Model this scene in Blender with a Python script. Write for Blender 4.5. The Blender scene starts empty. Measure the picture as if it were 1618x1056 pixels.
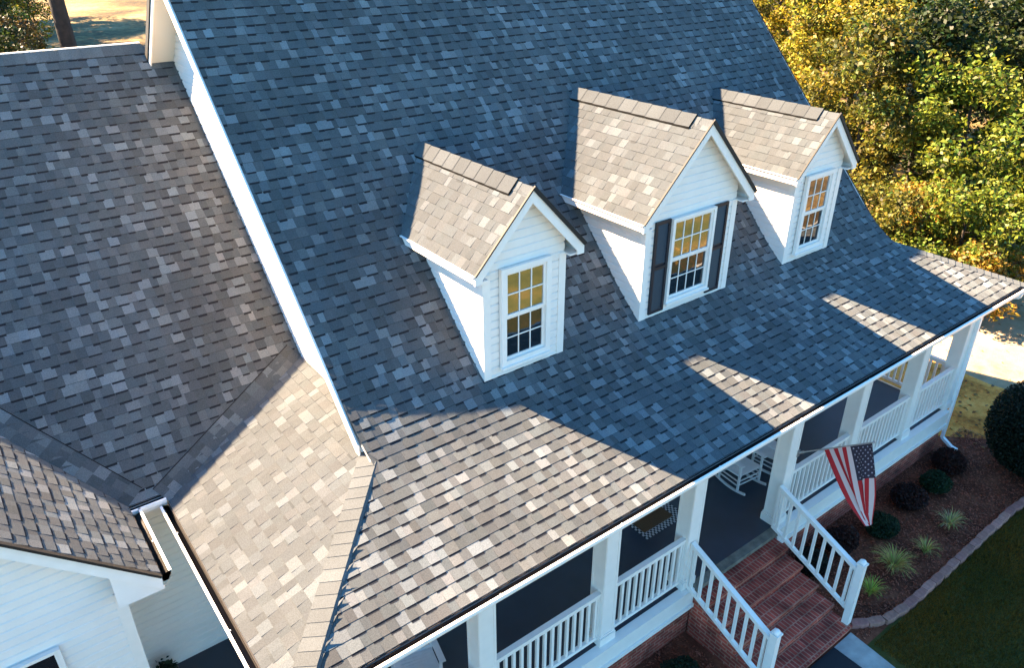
import bpy, bmesh, math, random
import numpy as np
from mathutils import Vector, Matrix
R = math.radians
sc = bpy.context.scene
# ------------------------------------------------------------------ camera
cam_d = bpy.data.cameras.new('camera'); cam = bpy.data.objects.new('camera', cam_d)
sc.collection.objects.link(cam); sc.camera = cam
cam_d.sensor_width = 36.0; cam_d.lens = 27.073; cam_d.clip_start = 0.1; cam_d.clip_end = 2000
YAW, PIT, ROL = R(-37.208), R(-28.377), R(-0.129)
F = Vector((-math.sin(YAW)*math.cos(PIT), math.cos(YAW)*math.cos(PIT), math.sin(PIT)))
RT = Vector((math.cos(YAW), math.sin(YAW), 0)); UP = RT.cross(F)
R2 = RT*math.cos(ROL)+UP*math.sin(ROL); U2 = -RT*math.sin(ROL)+UP*math.cos(ROL)
CAM = Vector((-1.2533, -4.8778, 9.4225))
cam.matrix_world = Matrix(((R2.x, U2.x, -F.x, CAM.x), (R2.y, U2.y, -F.y, CAM.y), (R2.z, U2.z, -F.z, CAM.z), (0, 0, 0, 1)))
# ------------------------------------------------------------------ light
SUN = Vector((-0.70, 1.0, 0.966)).normalized()
EL = math.asin(SUN.z); AZ = math.atan2(SUN.x, SUN.y)          # azimuth from +Y towards +X
w = bpy.data.worlds.new('World'); sc.world = w; w.use_nodes = True
nt = w.node_tree; sky = nt.nodes.new('ShaderNodeTexSky'); sky.sky_type = 'NISHITA'; sky.sun_disc = False
sky.sun_elevation = EL; sky.sun_rotation = AZ; sky.air_density = 1.0; sky.dust_density = 0.0; sky.ozone_density = 6.0
hs = nt.nodes.new('ShaderNodeMix'); hs.data_type = 'RGBA'; hs.blend_type = 'MULTIPLY'; hs.inputs[0].default_value = 1; hs.inputs[7].default_value = (0.56, 0.91, 0.96, 1)
nt.links.new(sky.outputs[0], hs.inputs[6]); nt.links.new(hs.outputs[2], nt.nodes['Background'].inputs[0]); nt.nodes['Background'].inputs[1].default_value = 0.05
sd = bpy.data.lights.new('sun', 'SUN'); sd.energy = 5.0; sd.angle = R(0.5); sd.color = (1.0, 0.73, 0.47)
so = bpy.data.objects.new('sun', sd); sc.collection.objects.link(so)
so.rotation_euler = SUN.to_track_quat('Z', 'Y').to_euler(); so.location = (0, 0, 30)
sc.view_settings.view_transform = 'Standard'; sc.view_settings.look = 'None'
sc.view_settings.exposure = 3.57; sc.view_settings.gamma = 1.0
# ------------------------------------------------------------------ helpers
G = -1.02                                                       # ground level, porch floor is 0
rng = random.Random(7)
ORG = {}
def V(*a): return Vector(a)
class MB:
    def __init__(s): s.v = []; s.f = []; s.m = []; s.c = []
    def face(s, pts, m=0, c=(1, 1, 1)):
        i = len(s.v); s.v += [tuple(p) for p in pts]; s.f.append(tuple(range(i, i+len(pts)))); s.m.append(m); s.c.append(c)
    def box(s, a, b, m=0, c=(1, 1, 1)):
        x0, x1 = sorted((a[0], b[0])); y0, y1 = sorted((a[1], b[1])); z0, z1 = sorted((a[2], b[2]))
        P = [(x0, y0, z0), (x1, y0, z0), (x1, y1, z0), (x0, y1, z0), (x0, y0, z1), (x1, y0, z1), (x1, y1, z1), (x0, y1, z1)]
        i = len(s.v); s.v += P
        for q in ((3, 2, 1, 0), (4, 5, 6, 7), (0, 1, 5, 4), (1, 2, 6, 5), (2, 3, 7, 6), (3, 0, 4, 7)):
            s.f.append(tuple(i+k for k in q)); s.m.append(m); s.c.append(c)
    def bar(s, a, b, w, h, m=0, up=(0, 0, 1), c=(1, 1, 1)):     # box beam from a to b, w wide, h high
        a = Vector(a); b = Vector(b); d = (b-a).normalized(); up = Vector(up)
        x = d.cross(up)
        x = x.normalized() if x.length > 1e-6 else V(1, 0, 0)
        z = x.cross(d); i = len(s.v)
        for p in (a, b):
            for sx, sz in ((-1, -1), (1, -1), (1, 1), (-1, 1)): s.v.append(tuple(p+x*sx*w/2+z*sz*h/2))
        for q in ((0, 1, 2, 3), (7, 6, 5, 4), (1, 0, 4, 5), (2, 1, 5, 6), (3, 2, 6, 7), (0, 3, 7, 4)):
            s.f.append(tuple(i+k for k in q)); s.m.append(m); s.c.append(c)
    def tube(s, pts, rad, n=8, m=0, c=(1, 1, 1), cap=True):
        pts = [Vector(p) for p in pts]; rad = rad if isinstance(rad, (list, tuple)) else [rad]*len(pts)
        i0 = len(s.v); ref = V(0.31, 0.72, 0.62)
        for k, p in enumerate(pts):
            d = (pts[min(k+1, len(pts)-1)]-pts[max(k-1, 0)]).normalized()
            x = d.cross(ref).normalized(); y = d.cross(x)
            for j in range(n):
                t = 2*math.pi*j/n; s.v.append(tuple(p+(x*math.cos(t)+y*math.sin(t))*rad[k]))
        for k in range(len(pts)-1):
            for j in range(n):
                a = i0+k*n+j; b = i0+k*n+(j+1) % n
                s.f.append((a, b, b+n, a+n)); s.m.append(m); s.c.append(c)
        if cap:
            s.f.append(tuple(i0+j for j in range(n))[::-1]); s.m.append(m); s.c.append(c)
            s.f.append(tuple(i0+(len(pts)-1)*n+j for j in range(n))); s.m.append(m); s.c.append(c)
    def prism(s, poly, d, m=0, c=(1, 1, 1)):                     # poly extruded by vector d
        d = Vector(d); P = [Vector(p) for p in poly]; Q = [p+d for p in P]; n = len(P)
        s.face(P, m, c); s.face(Q[::-1], m, c)
        for k in range(n): s.face([P[(k+1) % n], P[k], Q[k], Q[(k+1) % n]], m, c)
    def clip(s, co, no):                                         # keep the side the normal points away from
        co = Vector(co); no = Vector(no).normalized(); nv = []; nf = []; nm = []; nc = []
        for f, m, c in zip(s.f, s.m, s.c):
            P = [Vector(s.v[i]) for i in f]; D = [(p-co).dot(no) for p in P]; out = []
            for k in range(len(P)):
                a, b = P[k], P[(k+1) % len(P)]; da, db = D[k], D[(k+1) % len(P)]
                if da <= 0: out.append(a)
                if (da < 0 < db) or (db < 0 < da): out.append(a+(b-a)*(da/(da-db)))
            if len(out) >= 3:
                i = len(nv); nv += [tuple(p) for p in out]; nf.append(tuple(range(i, i+len(out)))); nm.append(m); nc.append(c)
        s.v, s.f, s.m, s.c = nv, nf, nm, nc
        return s
    def add(s, o, off=(0, 0, 0)):
        i = len(s.v); s.v += [(p[0]+off[0], p[1]+off[1], p[2]+off[2]) for p in o.v]
        s.f += [tuple(k+i for k in f) for f in o.f]; s.m += o.m; s.c += o.c
        return s
    def mesh(s, name, mats, org=(0, 0, 0), smooth=False):
        me = bpy.data.meshes.new(name)
        me.from_pydata([(p[0]-org[0], p[1]-org[1], p[2]-org[2]) for p in s.v], [], s.f)
        for x in (mats if isinstance(mats, (list, tuple)) else [mats]): me.materials.append(x)
        me.polygons.foreach_set('material_index', s.m)
        ca = me.color_attributes.new('Col', 'FLOAT_COLOR', 'CORNER')
        buf = [];
        for f, c in zip(s.f, s.c): buf += [c[0], c[1], c[2], 1.0]*len(f)
        ca.data.foreach_set('color', buf)
        if smooth: me.polygons.foreach_set('use_smooth', [True]*len(s.f))
        me.update(); return me
def link(name, data, org, parent=None):
    o = bpy.data.objects.new(name, data); sc.collection.objects.link(o); org = Vector(org)
    if parent is not None: o.parent = parent; o.location = org-ORG[parent]
    else: o.location = org
    ORG[o] = org; return o
def part(name, mb, mats, parent, org=None, smooth=False, label=None):
    org = Vector(org) if org is not None else (Vector(mb.v[0]) if mb.v else V(0, 0, 0))
    o = link(name, mb.mesh(name, mats, org, smooth), org, parent)
    if label: o['label'] = label
    return o
def tag(o, label=None, cat=None, group=None, kind=None):
    if label: o['label'] = label
    if cat: o['category'] = cat
    if group: o['group'] = group
    if kind: o['kind'] = kind
    return o
def thing(name, org, label, cat, group=None, rz=0):
    o = link(name, None, org); o.rotation_euler.z = rz; o.empty_display_size = 0.3
    return tag(o, label, cat, group)
KIDS = {}
def copy_tree(o, parent=None, loc=None, rz=None, label=None, sc_=None):
    c = o.copy(); sc.collection.objects.link(c)
    if parent is not None: c.parent = parent
    if loc is not None: c.location = loc
    if rz is not None: c.rotation_euler.z = rz
    if sc_ is not None: c.scale = sc_
    if label: c['label'] = label
    for ch in [k for k in ALLCH(o)]: copy_tree(ch, c)
    return c
def ALLCH(o): return [k for k in bpy.data.objects if k.parent == o]
# ------------------------------------------------------------------ materials
def mat(name, col=(0.5, 0.5, 0.5), rough=0.6, vcol=False, noise=0, nscale=20, bump=0, bscale=60, spec=0.5, metal=0, objcol=False, c2=None, detail=6):
    m = bpy.data.materials.new(name); m.use_nodes = True; n = m.node_tree; b = n.nodes['Principled BSDF']
    b.inputs['Roughness'].default_value = rough; b.inputs['Specular IOR Level'].default_value = spec; b.inputs['Metallic'].default_value = metal
    co = n.nodes.new('ShaderNodeTexCoord'); src = None
    rgb = n.nodes.new('ShaderNodeRGB'); rgb.outputs[0].default_value = (*col, 1); src = rgb.outputs[0]
    def mix(bl, a, bb, f=1.0):
        x = n.nodes.new('ShaderNodeMix'); x.data_type = 'RGBA'; x.blend_type = bl; x.inputs[0].default_value = f if not hasattr(f, 'links') else 1
        n.links.new(a, x.inputs[6]); n.links.new(bb, x.inputs[7])
        if hasattr(f, 'links'): n.links.new(f, x.inputs[0])
        return x.outputs[2]
    if c2:
        no = n.nodes.new('ShaderNodeTexNoise'); no.inputs['Scale'].default_value = nscale; no.inputs['Detail'].default_value = detail
        n.links.new(co.outputs['Object'], no.inputs[0])
        cr = n.nodes.new('ShaderNodeValToRGB'); cr.color_ramp.elements[0].position = 0.38; cr.color_ramp.elements[1].position = 0.62
        cr.color_ramp.elements[0].color = (*col, 1); cr.color_ramp.elements[1].color = (*c2, 1)
        n.links.new(no.outputs[0], cr.inputs[0]); src = cr.outputs[0]
    if vcol:
        a = n.nodes.new('ShaderNodeVertexColor'); a.layer_name = 'Col'; src = mix('MULTIPLY', src, a.outputs[0])
    if objcol:
        oi = n.nodes.new('ShaderNodeObjectInfo'); src = mix('MULTIPLY', src, oi.outputs['Color'])
    if noise:
        no = n.nodes.new('ShaderNodeTexNoise'); no.inputs['Scale'].default_value = nscale if not c2 else nscale*7; no.inputs['Detail'].default_value = 5
        n.links.new(co.outputs['Object'], no.inputs[0])
        mr = n.nodes.new('ShaderNodeMapRange'); mr.inputs[1].default_value = 0.3; mr.inputs[2].default_value = 0.7
        mr.inputs[3].default_value = 1-noise; mr.inputs[4].default_value = 1+noise
        n.links.new(no.outputs[0], mr.inputs[0]); src = mix('MULTIPLY', src, mr.outputs[0])
    n.links.new(src, b.inputs['Base Color'])
    if bump:
        no = n.nodes.new('ShaderNodeTexNoise'); no.inputs['Scale'].default_value = bscale; no.inputs['Detail'].default_value = 4
        n.links.new(co.outputs['Object'], no.inputs[0])
        bp = n.nodes.new('ShaderNodeBump'); bp.inputs['Strength'].default_value = bump; bp.inputs['Distance'].default_value = 0.02
        n.links.new(no.outputs[0], bp.inputs['Height']); n.links.new(bp.outputs[0], b.inputs['Normal'])
    m.diffuse_color = (*col, 1); return m
def shingle_mat():
    m = mat('asphalt_shingle', (1, 1, 1), 0.92, vcol=True, noise=0.15, nscale=0.9, bump=0.25, bscale=160, spec=0.25)
    n = m.node_tree; b = n.nodes['Principled BSDF']; src = b.inputs['Base Color'].links[0].from_socket
    b.inputs['Diffuse Roughness'].default_value = 1.0
    co = n.nodes.new('ShaderNodeTexCoord'); no = n.nodes.new('ShaderNodeTexNoise'); no.inputs['Scale'].default_value = 90; no.inputs['Detail'].default_value = 2
    n.links.new(co.outputs['Object'], no.inputs[0]); mr = n.nodes.new('ShaderNodeMapRange'); mr.inputs[1].default_value = 0.3; mr.inputs[2].default_value = 0.7
    mr.inputs[3].default_value = 0.78; mr.inputs[4].default_value = 1.22; n.links.new(no.outputs[0], mr.inputs[0])
    x = n.nodes.new('ShaderNodeMix'); x.data_type = 'RGBA'; x.blend_type = 'MULTIPLY'; x.inputs[0].default_value = 1
    n.links.new(src, x.inputs[6]); n.links.new(mr.outputs[0], x.inputs[7]); n.links.new(x.outputs[2], b.inputs['Base Color'])
    return m
M = {}
M['shingle'] = shingle_mat()
M['white'] = mat('white_vinyl', (0.82, 0.745, 0.675), 0.45, noise=0.03, nscale=3)
M['paint'] = mat('white_paint', (0.83, 0.76, 0.69), 0.4, noise=0.03, nscale=6)
M['cream'] = mat('cream_siding', (0.74, 0.68, 0.57), 0.6, noise=0.03, nscale=3)
M['soffit'] = mat('soffit_paint', (0.72, 0.67, 0.58), 0.6)
M['alum'] = mat('gutter_aluminium', (0.86, 0.85, 0.83), 0.35)
M['gutin'] = mat('gutter_inside_shade', (0.016, 0.012, 0.011), 0.8, noise=0.3, nscale=12)  # near-black colour stands in for the shade inside the trough
M['drip'] = mat('dark_drip_edge', (0.0035, 0.003, 0.003), 0.7)
M['floor'] = mat('navy_floor_paint', (0.025, 0.034, 0.052), 0.45, noise=0.12, nscale=2.5)
M['shutter'] = mat('navy_shutter', (0.006, 0.008, 0.016), 0.5)
M['stone'] = mat('pale_stone', (0.16, 0.14, 0.11), 0.85, noise=0.35, nscale=8, bump=0.3, bscale=30)
M['black'] = mat('black_rubber', (0.009, 0.010, 0.014), 0.85, noise=0.3, nscale=90)
M['concrete'] = mat('concrete', (0.36, 0.34, 0.31), 0.9, noise=0.2, nscale=5, bump=0.2, bscale=80)
M['edging'] = mat('edging_concrete', (0.36, 0.15, 0.11), 0.92, noise=0.25, nscale=14, bump=0.35, bscale=60, objcol=True)
M['coir'] = mat('coir', (0.10, 0.05, 0.018), 0.95, noise=0.25, nscale=60, bump=0.4, bscale=150)
M['wickerwhite'] = mat('chair_paint', (0.62, 0.62, 0.62), 0.5, noise=0.05, nscale=10)
M['cloth'] = mat('flag_cloth', (1, 1, 1), 0.75, vcol=True)
M['pole'] = mat('pole_metal', (0.35, 0.33, 0.32), 0.35, metal=0.6)
M['bark'] = mat('bark', (0.022, 0.016, 0.012), 0.95, noise=0.4, nscale=9, bump=0.6, bscale=25)
M['dark'] = mat('dark_interior', (0.012, 0.014, 0.018), 0.7)
def leafmat(name, trans=0.35):
    m = mat(name, (1, 1, 1), 0.55, vcol=True, objcol=True, spec=0.3); n = m.node_tree; b = n.nodes['Principled BSDF']
    src = b.inputs['Base Color'].links[0].from_socket; t = n.nodes.new('ShaderNodeBsdfTranslucent'); n.links.new(src, t.inputs[0])
    mx = n.nodes.new('ShaderNodeMixShader'); mx.inputs[0].default_value = trans
    n.links.new(b.outputs[0], mx.inputs[1]); n.links.new(t.outputs[0], mx.inputs[2]); n.links.new(mx.outputs[0], n.nodes['Material Output'].inputs[0]); return m
M['leaf'] = leafmat('leaf')
M['grass'] = leafmat('grass_blade', 0.3)
def brickmat(name, c1, c2, mortar, bw, rh, axes, sc_=1.0, ms=0.012):
    m = mat(name, c1, 0.9, spec=0.3); n = m.node_tree; b = n.nodes['Principled BSDF']
    co = n.nodes.new('ShaderNodeTexCoord'); sx = n.nodes.new('ShaderNodeSeparateXYZ'); cx = n.nodes.new('ShaderNodeCombineXYZ')
    n.links.new(co.outputs['Object'], sx.inputs[0])
    for k, a in enumerate(axes): n.links.new(sx.outputs[a], cx.inputs[k])
    br = n.nodes.new('ShaderNodeTexBrick'); n.links.new(cx.outputs[0], br.inputs[0])
    br.inputs['Color1'].default_value = (*c1, 1); br.inputs['Color2'].default_value = (*c2, 1); br.inputs['Mortar'].default_value = (*mortar, 1)
    br.inputs['Scale'].default_value = 1; br.inputs['Brick Width'].default_value = bw; br.inputs['Row Height'].default_value = rh; br.inputs['Mortar Size'].default_value = ms
    no = n.nodes.new('ShaderNodeTexNoise'); no.inputs['Scale'].default_value = 3.5; no.inputs['Detail'].default_value = 6; n.links.new(co.outputs['Object'], no.inputs[0])
    mr = n.nodes.new('ShaderNodeMapRange'); mr.inputs[1].default_value = 0.3; mr.inputs[2].default_value = 0.7; mr.inputs[3].default_value = 0.45; mr.inputs[4].default_value = 1.35
    n.links.new(no.outputs[0], mr.inputs[0]); x = n.nodes.new('ShaderNodeMix'); x.data_type = 'RGBA'; x.blend_type = 'MULTIPLY'; x.inputs[0].default_value = 1
    n.links.new(br.outputs[0], x.inputs[6]); n.links.new(mr.outputs[0], x.inputs[7]); n.links.new(x.outputs[2], b.inputs['Base Color'])
    bp = n.nodes.new('ShaderNodeBump'); bp.inputs['Strength'].default_value = 0.6; bp.inputs['Distance'].default_value = 0.01; bp.invert = True
    n.links.new(br.outputs[1], bp.inputs['Height']); n.links.new(bp.outputs[0], b.inputs['Normal']); return m
BC = ((0.46, 0.070, 0.042), (0.26, 0.042, 0.029), (0.42, 0.18, 0.12))
M['brick_f'] = brickmat('brick_front', *BC, 0.21, 0.075, (0, 2, 1))
M['brick_s'] = brickmat('brick_side', *BC, 0.21, 0.075, (1, 2, 0))
M['brick_t'] = brickmat('brick_tread', *BC, 0.075, 0.165, (0, 1, 2), ms=0.010)
def glassmat(name, gl, base, wav=0.02):
    m = bpy.data.materials.new(name); m.use_nodes = True; n = m.node_tree; out = n.nodes['Material Output']; n.nodes.remove(n.nodes['Principled BSDF'])
    d = n.nodes.new('ShaderNodeBsdfDiffuse'); d.inputs[0].default_value = (*base, 1); g = n.nodes.new('ShaderNodeBsdfGlossy'); g.inputs['Roughness'].default_value = 0.03
    g.inputs['Color'].default_value = (0.95, 0.95, 0.95, 1)
    co = n.nodes.new('ShaderNodeTexCoord'); no = n.nodes.new('ShaderNodeTexNoise'); no.inputs['Scale'].default_value = 3; n.links.new(co.outputs['Object'], no.inputs[0])
    bp = n.nodes.new('ShaderNodeBump'); bp.inputs['Strength'].default_value = wav*5; bp.inputs['Distance'].default_value = 0.02; n.links.new(no.outputs[0], bp.inputs['Height']); n.links.new(bp.outputs[0], g.inputs['Normal'])
    mx = n.nodes.new('ShaderNodeMixShader'); mx.inputs[0].default_value = gl
    n.links.new(d.outputs[0], mx.inputs[1]); n.links.new(g.outputs[0], mx.inputs[2]); n.links.new(mx.outputs[0], out.inputs[0]); return m
M['glass_hi'] = glassmat('window_glass', 0.37, (0.02, 0.018, 0.014))
M['glass_lo'] = glassmat('screened_glass', 0.10, (0.006, 0.010, 0.013))
# ------------------------------------------------------------------ roof geometry numbers
ZE = 3.069; TL = 0.381; YK = 2.13; A0 = 1.616; T = 1.055; XE = 15.069; XL = 1.80; XR = 13.255; YR = 6.97; ZR = A0+T*YR
def rp(y): return ZE+TL*y if y < YK else A0+T*y
# front profile: polyline by y with a rounded kick
ys = [0.0, 1.45]; B0 = V(0, 1.45, ZE+TL*1.45); B1 = V(0, YK, ZE+TL*YK); B2 = V(0, YK+0.62, A0+T*(YK+0.62))
prof = [V(0, 0, ZE)]
for i in range(9):
    t = i/8; prof.append(B0*(1-t)**2+B1*2*t*(1-t)+B2*t*t)
prof.append(V(0, YR, ZR))
cum = [0]
for a, b in zip(prof, prof[1:]): cum.append(cum[-1]+(b-a).length)
SL = cum[-1]
def prof_at(s):
    s = max(0, min(SL, s)); k = 0
    while k < len(cum)-2 and cum[k+1] < s: k += 1
    a, b = prof[k], prof[k+1]; d = (b-a).normalized(); return a+d*(s-cum[k]), V(0, -d.z, d.y)
SH = (0.088, 0.097, 0.101)
def tabcol(r):
    x = r.random()
    if x < 0.17: k = r.uniform(1.45, 2.05)
    elif x < 0.38: k = r.uniform(1.08, 1.28)
    elif x < 0.82: k = r.uniform(0.88, 1.02)
    else: k = r.uniform(0.74, 0.88)
    t = r.uniform(-0.05, 0.05); return (SH[0]*k*(1+t), SH[1]*k*(1+r.uniform(-.015, .015)), SH[2]*k*(1-t*.6))
EXP = 0.143
def shingles(mb, mapf, S, interval, seed, lift=0.0, dark=True, amp=1.0):
    """courses of laminated tabs; mapf(u,s)->(point, normal); interval(s)->(u0,u1)"""
    r = random.Random(seed); n = int(math.ceil(S/EXP-1e-6))
    for k in range(n):
        s0 = k*EXP; s1 = min(S, s0+EXP)
        if s1-s0 < 0.02: continue
        I0 = interval(s0+1e-4); I1 = interval(s1-1e-4)
        if not I0 or not I1: continue
        lo = min(I0[0], I1[0]); hi = max(I0[1], I1[1])
        u = lo-r.uniform(0, 0.3); tall = r.random() < 0.5
        while u < hi:
            wd = r.uniform(0.07, 0.16) if not tall else r.uniform(0.09, 0.17)
            a, b = u, u+wd; u = b
            c = tabcol(r); h = 0.0115+r.uniform(0, .0015) if tall else 0.0068
            a0, b0 = max(a, I0[0]), min(b, I0[1]); a1, b1 = max(a, I1[0]), min(b, I1[1])
            if b0-a0 < 0.002 and b1-a1 < 0.002: tall = not tall; continue
            b0 = max(a0, b0); b1 = max(a1, b1)
            def P(uu, ss, hh):
                p, nn = mapf(uu, ss); return p+nn*(hh+lift)
            c = tuple(x*amp+y*(1-amp) for x, y in zip(c, SH)); dk = (0.020, 0.020, 0.024) if dark else tuple(x*.75 for x in c)  # dark tab fronts paint the course shadows; sunlit side roofs go without
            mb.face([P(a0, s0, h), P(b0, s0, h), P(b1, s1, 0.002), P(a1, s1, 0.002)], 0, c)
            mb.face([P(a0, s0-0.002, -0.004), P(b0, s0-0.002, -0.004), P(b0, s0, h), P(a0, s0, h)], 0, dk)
            if tall:
                for q0, q1, sg in ((a0, a1, 1), (b0, b1, -1)):
                    if (q0-I0[0])*(I0[1]-q0) > 1e-5:
                        pts = [P(q0, s0, h), P(q1, s1, 0.002), P(q0, s0, 0.001)]; mb.face(pts if sg > 0 else pts[::-1], 0, dk)
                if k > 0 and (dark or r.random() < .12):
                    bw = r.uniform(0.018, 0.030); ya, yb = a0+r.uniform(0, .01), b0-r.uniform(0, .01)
                    if yb-ya > 0.02: mb.face([P(ya, s0-bw, 0.0056), P(yb, s0-bw, 0.0056), P(yb, s0, 0.0046), P(ya, s0, 0.0046)], 0, dk)  # dark granule strip painted as the shadow below a tall tab
            if r.random() < 0.86: tall = not tall
def plane_map(o, U, Sd):
    o = Vector(o); U = Vector(U).normalized(); Sd = Vector(Sd).normalized(); N = U.cross(Sd).normalized()
    return lambda u, s: (o+U*u+Sd*s, N)
def caps(mb, a, b, dl, dr, wid, seed, h=0.02, exp_=0.143, m=0, wid2=None, tone=1.3):
    """hip or ridge caps from low end a to high end b; dl, dr: unit vectors down each side"""
    r = random.Random(seed); a = Vector(a); b = Vector(b); L = (b-a).length; d = (b-a)/L; dl = Vector(dl).normalized(); dr = Vector(dr).normalized()
    up = -(dl+dr).normalized(); n = max(1, int(L/exp_))
    for k in range(n):
        p = a+d*(k*L/n); q = a+d*min(L, ((k+1)*L/n+0.02)); kk = r.choice((0.92, 1.0, 1.05, 1.1, 1.18)); c = tuple(x*kk*tone for x in SH); dk = (0.04, 0.038, 0.036); fk = tuple(x*.8 for x in c)
        W1 = wid
        for sd in (dl, dr):
            wid = W1 if (sd is dl or wid2 is None) else wid2
            P = [p+up*(h+0.012), p+sd*wid+up*(h*0.6), q+sd*wid+up*(h*0.6-0.008), q+up*(h+0.002)]
            if sd is dr: P = P[::-1]
            mb.face(P, m, c)
            E = [p+sd*wid+up*(h*0.6), p+sd*wid-up*0.03, q+sd*wid-up*0.03, q+sd*wid+up*(h*0.6-0.008)]; dk = (0.02,)*3 if sd is dr else fk
            mb.face(E if sd is dl else E[::-1], m, dk)
            Fr = [p+up*(h+0.012), p-up*0.02, p+sd*wid-up*0.03, p+sd*wid+up*(h*0.6)]
            mb.face(Fr if sd is dl else Fr[::-1], m, fk)
        wid = W1
def siding(o, U, N, u0, u1, z0, z1, lap=0.115, m=0):
    """lap siding on the vertical plane through o; U along, N outward"""
    mb = MB(); o = Vector(o); U = Vector(U); N = Vector(N); z = z0; Z = V(0, 0, 1)
    while z < z1-1e-4:
        zt = min(z1, z+lap); k = (zt-z)/lap
        a = o+U*u0; b = o+U*u1
        zm_ = min(zt, z+lap*.74); zn_ = min(zt, z+lap*.86)
        mb.face([a+Z*z+N*0.018, b+Z*z+N*0.018, b+Z*zm_+N*0.016, a+Z*zm_+N*0.016], m)
        if zt > zm_: mb.face([a+Z*zm_+N*0.016, b+Z*zm_+N*0.016, b+Z*zn_+N*0.002, a+Z*zn_+N*0.002], m)
        if zt > zn_: mb.face([a+Z*zn_+N*0.002, b+Z*zn_+N*0.002, b+Z*zt+N*0.001, a+Z*zt+N*0.001], m)
        mb.face([a+Z*z, b+Z*z, b+Z*z+N*0.018, a+Z*z+N*0.018], m)
        z = zt
    mb.face([a+Z*z1-N*0.1, b+Z*z1-N*0.1, b+Z*z0-N*0.1, a+Z*z0-N*0.1], m)
    if U.cross(Z).dot(N) < 0: mb.f = [f[::-1] for f in mb.f]
    return mb
# ------------------------------------------------------------------ ground
def sheet(name, poly, z, m, label=None, kind='structure'):
    me = bpy.data.meshes.new(name); me.from_pydata([(x, y, 0) for x, y in poly], [], [tuple(range(len(poly)))]); me.materials.append(m)
    o = link(name, me, (0, 0, z)); tag(o, label, None, None, kind); return o
def ground_mat(name, ramp, s1, s2, bump=0.5):
    m = mat(name, (1, 1, 1), 0.97, spec=0.15, bump=bump, bscale=25); n = m.node_tree; b = n.nodes['Principled BSDF']; co = n.nodes.new('ShaderNodeTexCoord')
    a = n.nodes.new('ShaderNodeTexNoise'); a.inputs['Scale'].default_value = s1; a.inputs['Detail'].default_value = 8; a.inputs['Roughness'].default_value = 0.7
    c = n.nodes.new('ShaderNodeTexNoise'); c.inputs['Scale'].default_value = s2; c.inputs['Detail'].default_value = 4
    n.links.new(co.outputs['Object'], a.inputs[0]); n.links.new(co.outputs['Object'], c.inputs[0])
    ad = n.nodes.new('ShaderNodeMath'); ad.operation = 'MULTIPLY_ADD'; ad.inputs[1].default_value = 0.55; n.links.new(c.outputs[0], ad.inputs[0])
    ml = n.nodes.new('ShaderNodeMath'); ml.operation = 'MULTIPLY'; ml.inputs[1].default_value = 0.45; n.links.new(a.outputs[0], ml.inputs[0]); n.links.new(ml.outputs[0], ad.inputs[2])
    cr = n.nodes.new('ShaderNodeValToRGB'); e = cr.color_ramp.elements
    while len(e) < len(ramp): e.new(0.5)
    for i, (p, col) in enumerate(ramp): e[i].position = p; e[i].color = (*col, 1)
    n.links.new(ad.outputs[0], cr.inputs[0]); n.links.new(cr.outputs[0], b.inputs['Base Color']); return m
M['floorwood'] = ground_mat('leaf_litter', [(0.36, (0.018, 0.014, 0.007)), (0.45, (0.07, 0.045, 0.017)), (0.52, (0.13, 0.09, 0.032)), (0.60, (0.22, 0.155, 0.075))], 1.2, 0.12)
M['lawn'] = ground_mat('lawn_soil', [(0.36, (0.020, 0.026, 0.008)), (0.48, (0.045, 0.050, 0.012)), (0.60, (0.085, 0.066, 0.018))], 9, 0.6)
M['sand'] = ground_mat('sandy_drive', [(0.34, (0.20, 0.13, 0.06)), (0.46, (0.30, 0.21, 0.12)), (0.6, (0.36, 0.27, 0.17))], 2.5, 0.5)
M['soil'] = ground_mat('bed_soil', [(0.36, (0.06, 0.018, 0.010)), (0.5, (0.16, 0.048, 0.026)), (0.62, (0.26, 0.088, 0.046))], 20, 2)
sheet('ground', [(-400, -400), (400, -400), (400, 400), (-400, 400)], G-0.012, M['floorwood'])
sheet('lawn', [(-40, -70), (70, -70), (60, -20), (19, -7), (16.6, -2.6), (15.6, -1.5), (-40, -1.5)], G-0.008, M['lawn'])
sheet('flower_bed', [(-6, -1.5), (15.6, -1.5), (16.4, -0.5), (16.2, 0.6), (15.9, 1.2), (15.2, 1.6), (14.6, 4.5), (0.2, 4.5), (-6, 4.5)], G-0.004, M['soil'])
sp = []
for i in range(40):
    t = 2*math.pi*i/40; r_ = 1+0.07*math.sin(3*t+1)+0.05*math.sin(7*t)
    sp.append((21.0+5.6*r_*math.cos(t), 3.0+8.5*r_*math.sin(t)))
sheet('driveway', sp, G-0.006, M['sand'])
M['shade_toned_verge'] = ground_mat('shade_toned_dry_grass', [(0.36, (0.26, 0.085, 0.015)), (0.48, (0.56, 0.22, 0.042)), (0.60, (0.70, 0.33, 0.08))], 7, 1.2)  # edge follows the house shadow; tone of the shaded ground painted into the colour
sheet('shade_toned_verge', [(15.0, .9), (16.2, -.3), (17.4, -1.6), (18.6, -2.2), (18.75, -.5), (18.45, 1.0), (18.5, 2.2), (18.3, 3.5), (18.6, 5.5), (18.2, 9), (14.5, 9), (14.6, 4)], G-0.0035, M['shade_toned_verge'])
sheet('path', [(6.3, -1.2), (8.58, -1.2), (8.5, -2.2), (8.1, -3.4), (7.3, -6), (5.0, -6), (5.9, -3.4), (6.2, -2.2)], G+0.002, M['concrete'])
# ------------------------------------------------------------------ house
house = thing('house', (7.5, 7.0, G), 'white sided house with grey shingle roofs, three gabled dormers and a wrap-around front porch', 'house')
HX0, HX1, HY0, HY1 = 2.15, 12.9, 2.35, 12.6
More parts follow.
